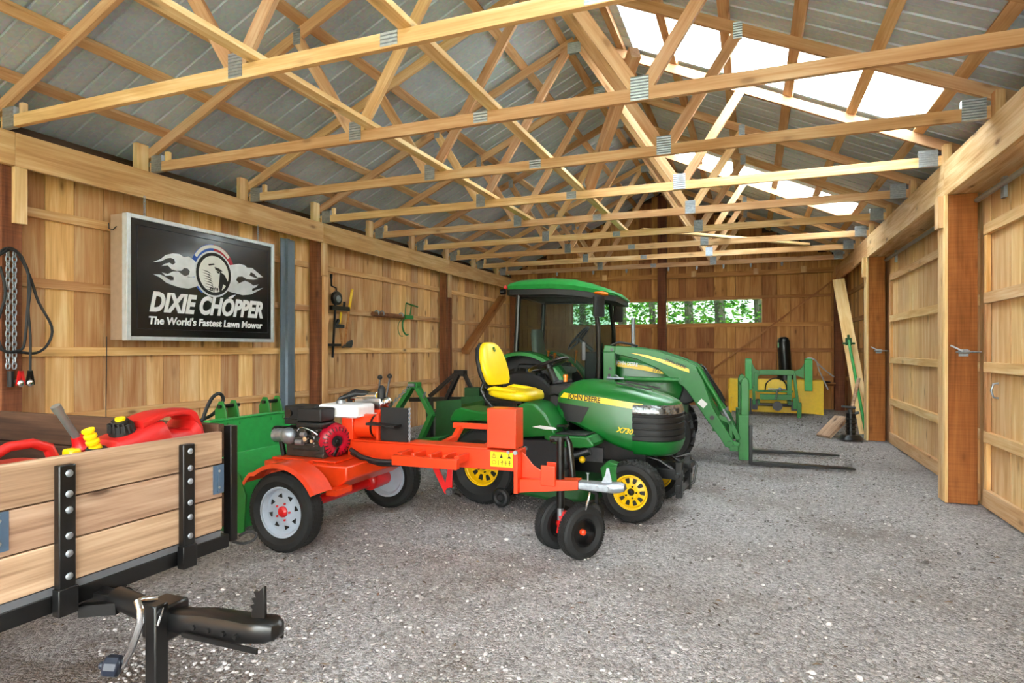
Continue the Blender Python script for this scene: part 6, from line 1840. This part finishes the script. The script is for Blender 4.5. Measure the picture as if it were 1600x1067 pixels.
g.box(.79, .86, 12.27, 12.33, .06, .36); g.box(.72, .80, 12.29, 12.40, .24, .44); g.box(.10, .16, 12.35, Y1 - .001, .30, .38); g.box(.64, .70, 12.35, Y1 - .001, .30, .38)
g.build('mount_frame', M['green'], sb, bevel=.005)
g = MB(); g.lathe([(.105, 0), (.115, .10), (.112, .45), (.108, .62), (.09, .68), (.05, .71)], (.62, Y1 + .10, .86), (-.06, -.05, 1), 22); g.cyl((.61, Y1 + .10, .74), (.61, Y1 + .10, .87), .14, n=22)
g.build('chute', M['black'], sb, smooth=50)
g = MB(); g.box(.475, .50, Y1 - .02, Y1 + .03, 1.36, 1.46); g.build('chute_flag', M['green'], sb)
g = MB(); g.cyl((.455, 12.18, .29), (.455, 12.5, .29), .06, n=16); g.cyl((.455, 12.15, .29), (.455, 12.20, .29), .085, n=16); g.cyl((.10, 12.38, .30), (.75, 12.38, .30), .03, n=12); g.box(.02, .12, 12.34, 12.5, .20, .38); g.box(.70, .80, 12.35, 12.5, .20, .36)
g.tube(smoothline([(.25, 12.33, .56), (.27, 12.30, .70), (.38, 12.28, .79), (.50, 12.28, .79), (.60, 12.30, .70), (.62, 12.33, .58)]), .012, 8)
g.build('gearbox', M['black'], sb)
g = MB(); g.cyl((.43, 12.24, .42), (.455, 12.2, .60), .015, n=8); g.cyl((.30, 12.25, .60), (.60, 12.25, .60), .012, n=8); g.sphere((.50, 12.24, .595), .035, 10, 8); g.build('linkage', M['zinc'], sb)
for x in (-.38, -.02): 
    g = MB(); g.box(x, x + .035, 12.50 if x > -.1 else Y1 - .06, 12.54 if x > -.1 else Y1 - .002, .10, .40); g.build('skid_foot', M['black'] if x > -.1 else M['yellow'], sb)
g = MB(); g.tube(smoothline([(.93, 12.32, 1.10), (.96, 12.30, 1.17), (1.06, 12.30, 1.16), (1.16, 12.4, 1.05), (1.30, 12.5, .92), (1.42, 12.6, .83)]), .013, 8); g.tube(smoothline([(1.0, 12.33, 1.16), (1.10, 12.32, 1.13), (1.16, 12.4, .95), (1.26, 12.45, .72), (1.31, 12.45, .60)]), .012, 8)
g.build('hydraulic_hose', plain('light grey hose', '#aeb0b2', .4, .3), sb)
g = MB()
for r_ in (.16, .13, .10): g.torus((1.30, YEND - .32, .690), (.05, 0, 1), r_, .012, 28, 8)
tag(g.build('coiled_hose', M['hose']), 'coil of black hose lying on the low shelf board by the far wall', 'hose')
g = MB().box(1.02, 1.54, YEND - .46, YEND - .162, .655, .676); g.build('shelf_board', M['pine_dark'], wall_back)

# ------------------------------------------------------------------ far right corner by the post
bd = MB().beam((1.665, 10.80, .02), (1.46, 12.30, 2.58), .19, .038, (0, 1, 0), tone=.95)
tag(bd.build('leaning_board', M['pine_pale'], bevel=.003, seg=1), 'long pale board leaning in the far right corner behind the post', 'board')
pd = thing('post_driver', 'green steel bar with a cross head leaning on the pale board in the corner', 'bar', (1.6, 11.3, .5), world=True)
a_, b__ = V((1.635, 10.62, .04)), V((1.510, 11.47, 1.50))
g = MB(); g.cyl(a_, b__, .022, n=12); g.build('bar', M['green_bright'], pd)
g = MB(); g.cyl(b__ + V((-.09, -.03, -.07)), b__ + V((.09, -.03, -.07)), .016, n=10); g.beam(b__ + V((0, -.01, -.10)), b__ + V((0, .0, .02)), .09, .05); g.cyl(b__, b__ + V((0, .02, .07)), .02, n=8)
g.build('cross_head', M['green_dark'], pd)
jk = thing('farm_jack', 'black trailer jack stand with a wooden handle beside the far post', 'jack', (1.37, 10.12, .0), world=True)
gx, gy, gz = 1.36, 10.10, .015
g = MB(); g.cyl((gx, gy, .03), (gx, gy, .09), .17, .12, n=18); g.cyl((gx, gy, .09), (gx, gy, .40), .062, n=16)
for z in (.14, .2, .26, .32): g.torus((gx, gy, z), (0, 0, 1), .062, .012, 18, 8)
g.build('jack_body', M['black'], jk)
g = MB(); g.cyl((gx, gy, .40), (gx - .01, gy, .46), .03, n=10); g.cyl((gx - .12, gy, .50), (gx + .06, gy, .48), .018, n=8); g.cyl((gx + .05, gy - .03, .40), (gx + .10, gy - .03, .42), .02, n=8); g.build('jack_head', M['steel'], jk)
g = MB(); g.tube([(gx, gy, .43), (gx + .06, gy + .10, .62), (gx + .135, gy + .24, .90)], [.022, .024, .026], 10); g.build('handle', M['cedar'], jk)
g = MB(); g.hexa((1.16, 10.42, .155), V((.14, .12, .14)), V((-.09, .10, .0)) * .9, V((.012, .008, -.018)))
tag(g.build('short_plank', M['cedar'], bevel=.002, seg=1), 'short weathered plank propped beside the black jack', 'plank')
# barrel bolts that lock the doors to the posts
for (y, x0_, x1_, n_) in ((6.335, 1.62, 1.835, 'broad post between the two sliding doors'), (10.205, 1.64, 1.86, 'post beyond the far sliding door')):
    lt_ = thing('barrel_bolt', 'galvanised barrel bolt on the ' + n_, 'bolt', (x0_, y, 1.31), world=True)
    g = MB(); g.box(x0_ + .055, x0_ + .125, y - .008, y - .0035, 1.275, 1.335); g.cyl((x0_ + .05, y - .022, 1.312), (x0_ + .13, y - .022, 1.312), .016, n=10); g.build('bolt_plate', M['zinc'], lt_)
    g = MB(); g.cyl((x0_ + .03, y - .022, 1.312), (x1_, y - .022, 1.312), .008, n=8); g.beam((x0_ - .01, y - .03, 1.368), (x0_ + .075, y - .035, 1.32), .018, .012); g.build('bolt_rod', M['zinc'], lt_)
g = MB(); g.tube(smoothline([(-2.56, 5.02, .02), (-2.66, 5.0, .10), (-2.68, 5.0, .22), (-2.60, 4.98, .27), (-2.50, 4.99, .20)]), .009, 8); g.tube(smoothline([(-2.56, 5.02, .018), (-2.48, 4.98, .02), (-2.42, 4.92, .02)]), .009, 8)
tag(g.build('loose_cable', M['hose']), 'loop of black cable on the gravel behind the splitter bracket', 'cable')
g = MB(); g.tube(smoothline([(-2.13, 2.06, .49), (-2.11, 2.10, .47), (-2.09, 2.14, .475), (-2.09, 2.16, .50), (-2.11, 2.13, .515), (-2.12, 2.09, .505)]), .006, 8)
g.build('wiring_harness', M['hose'], tl)
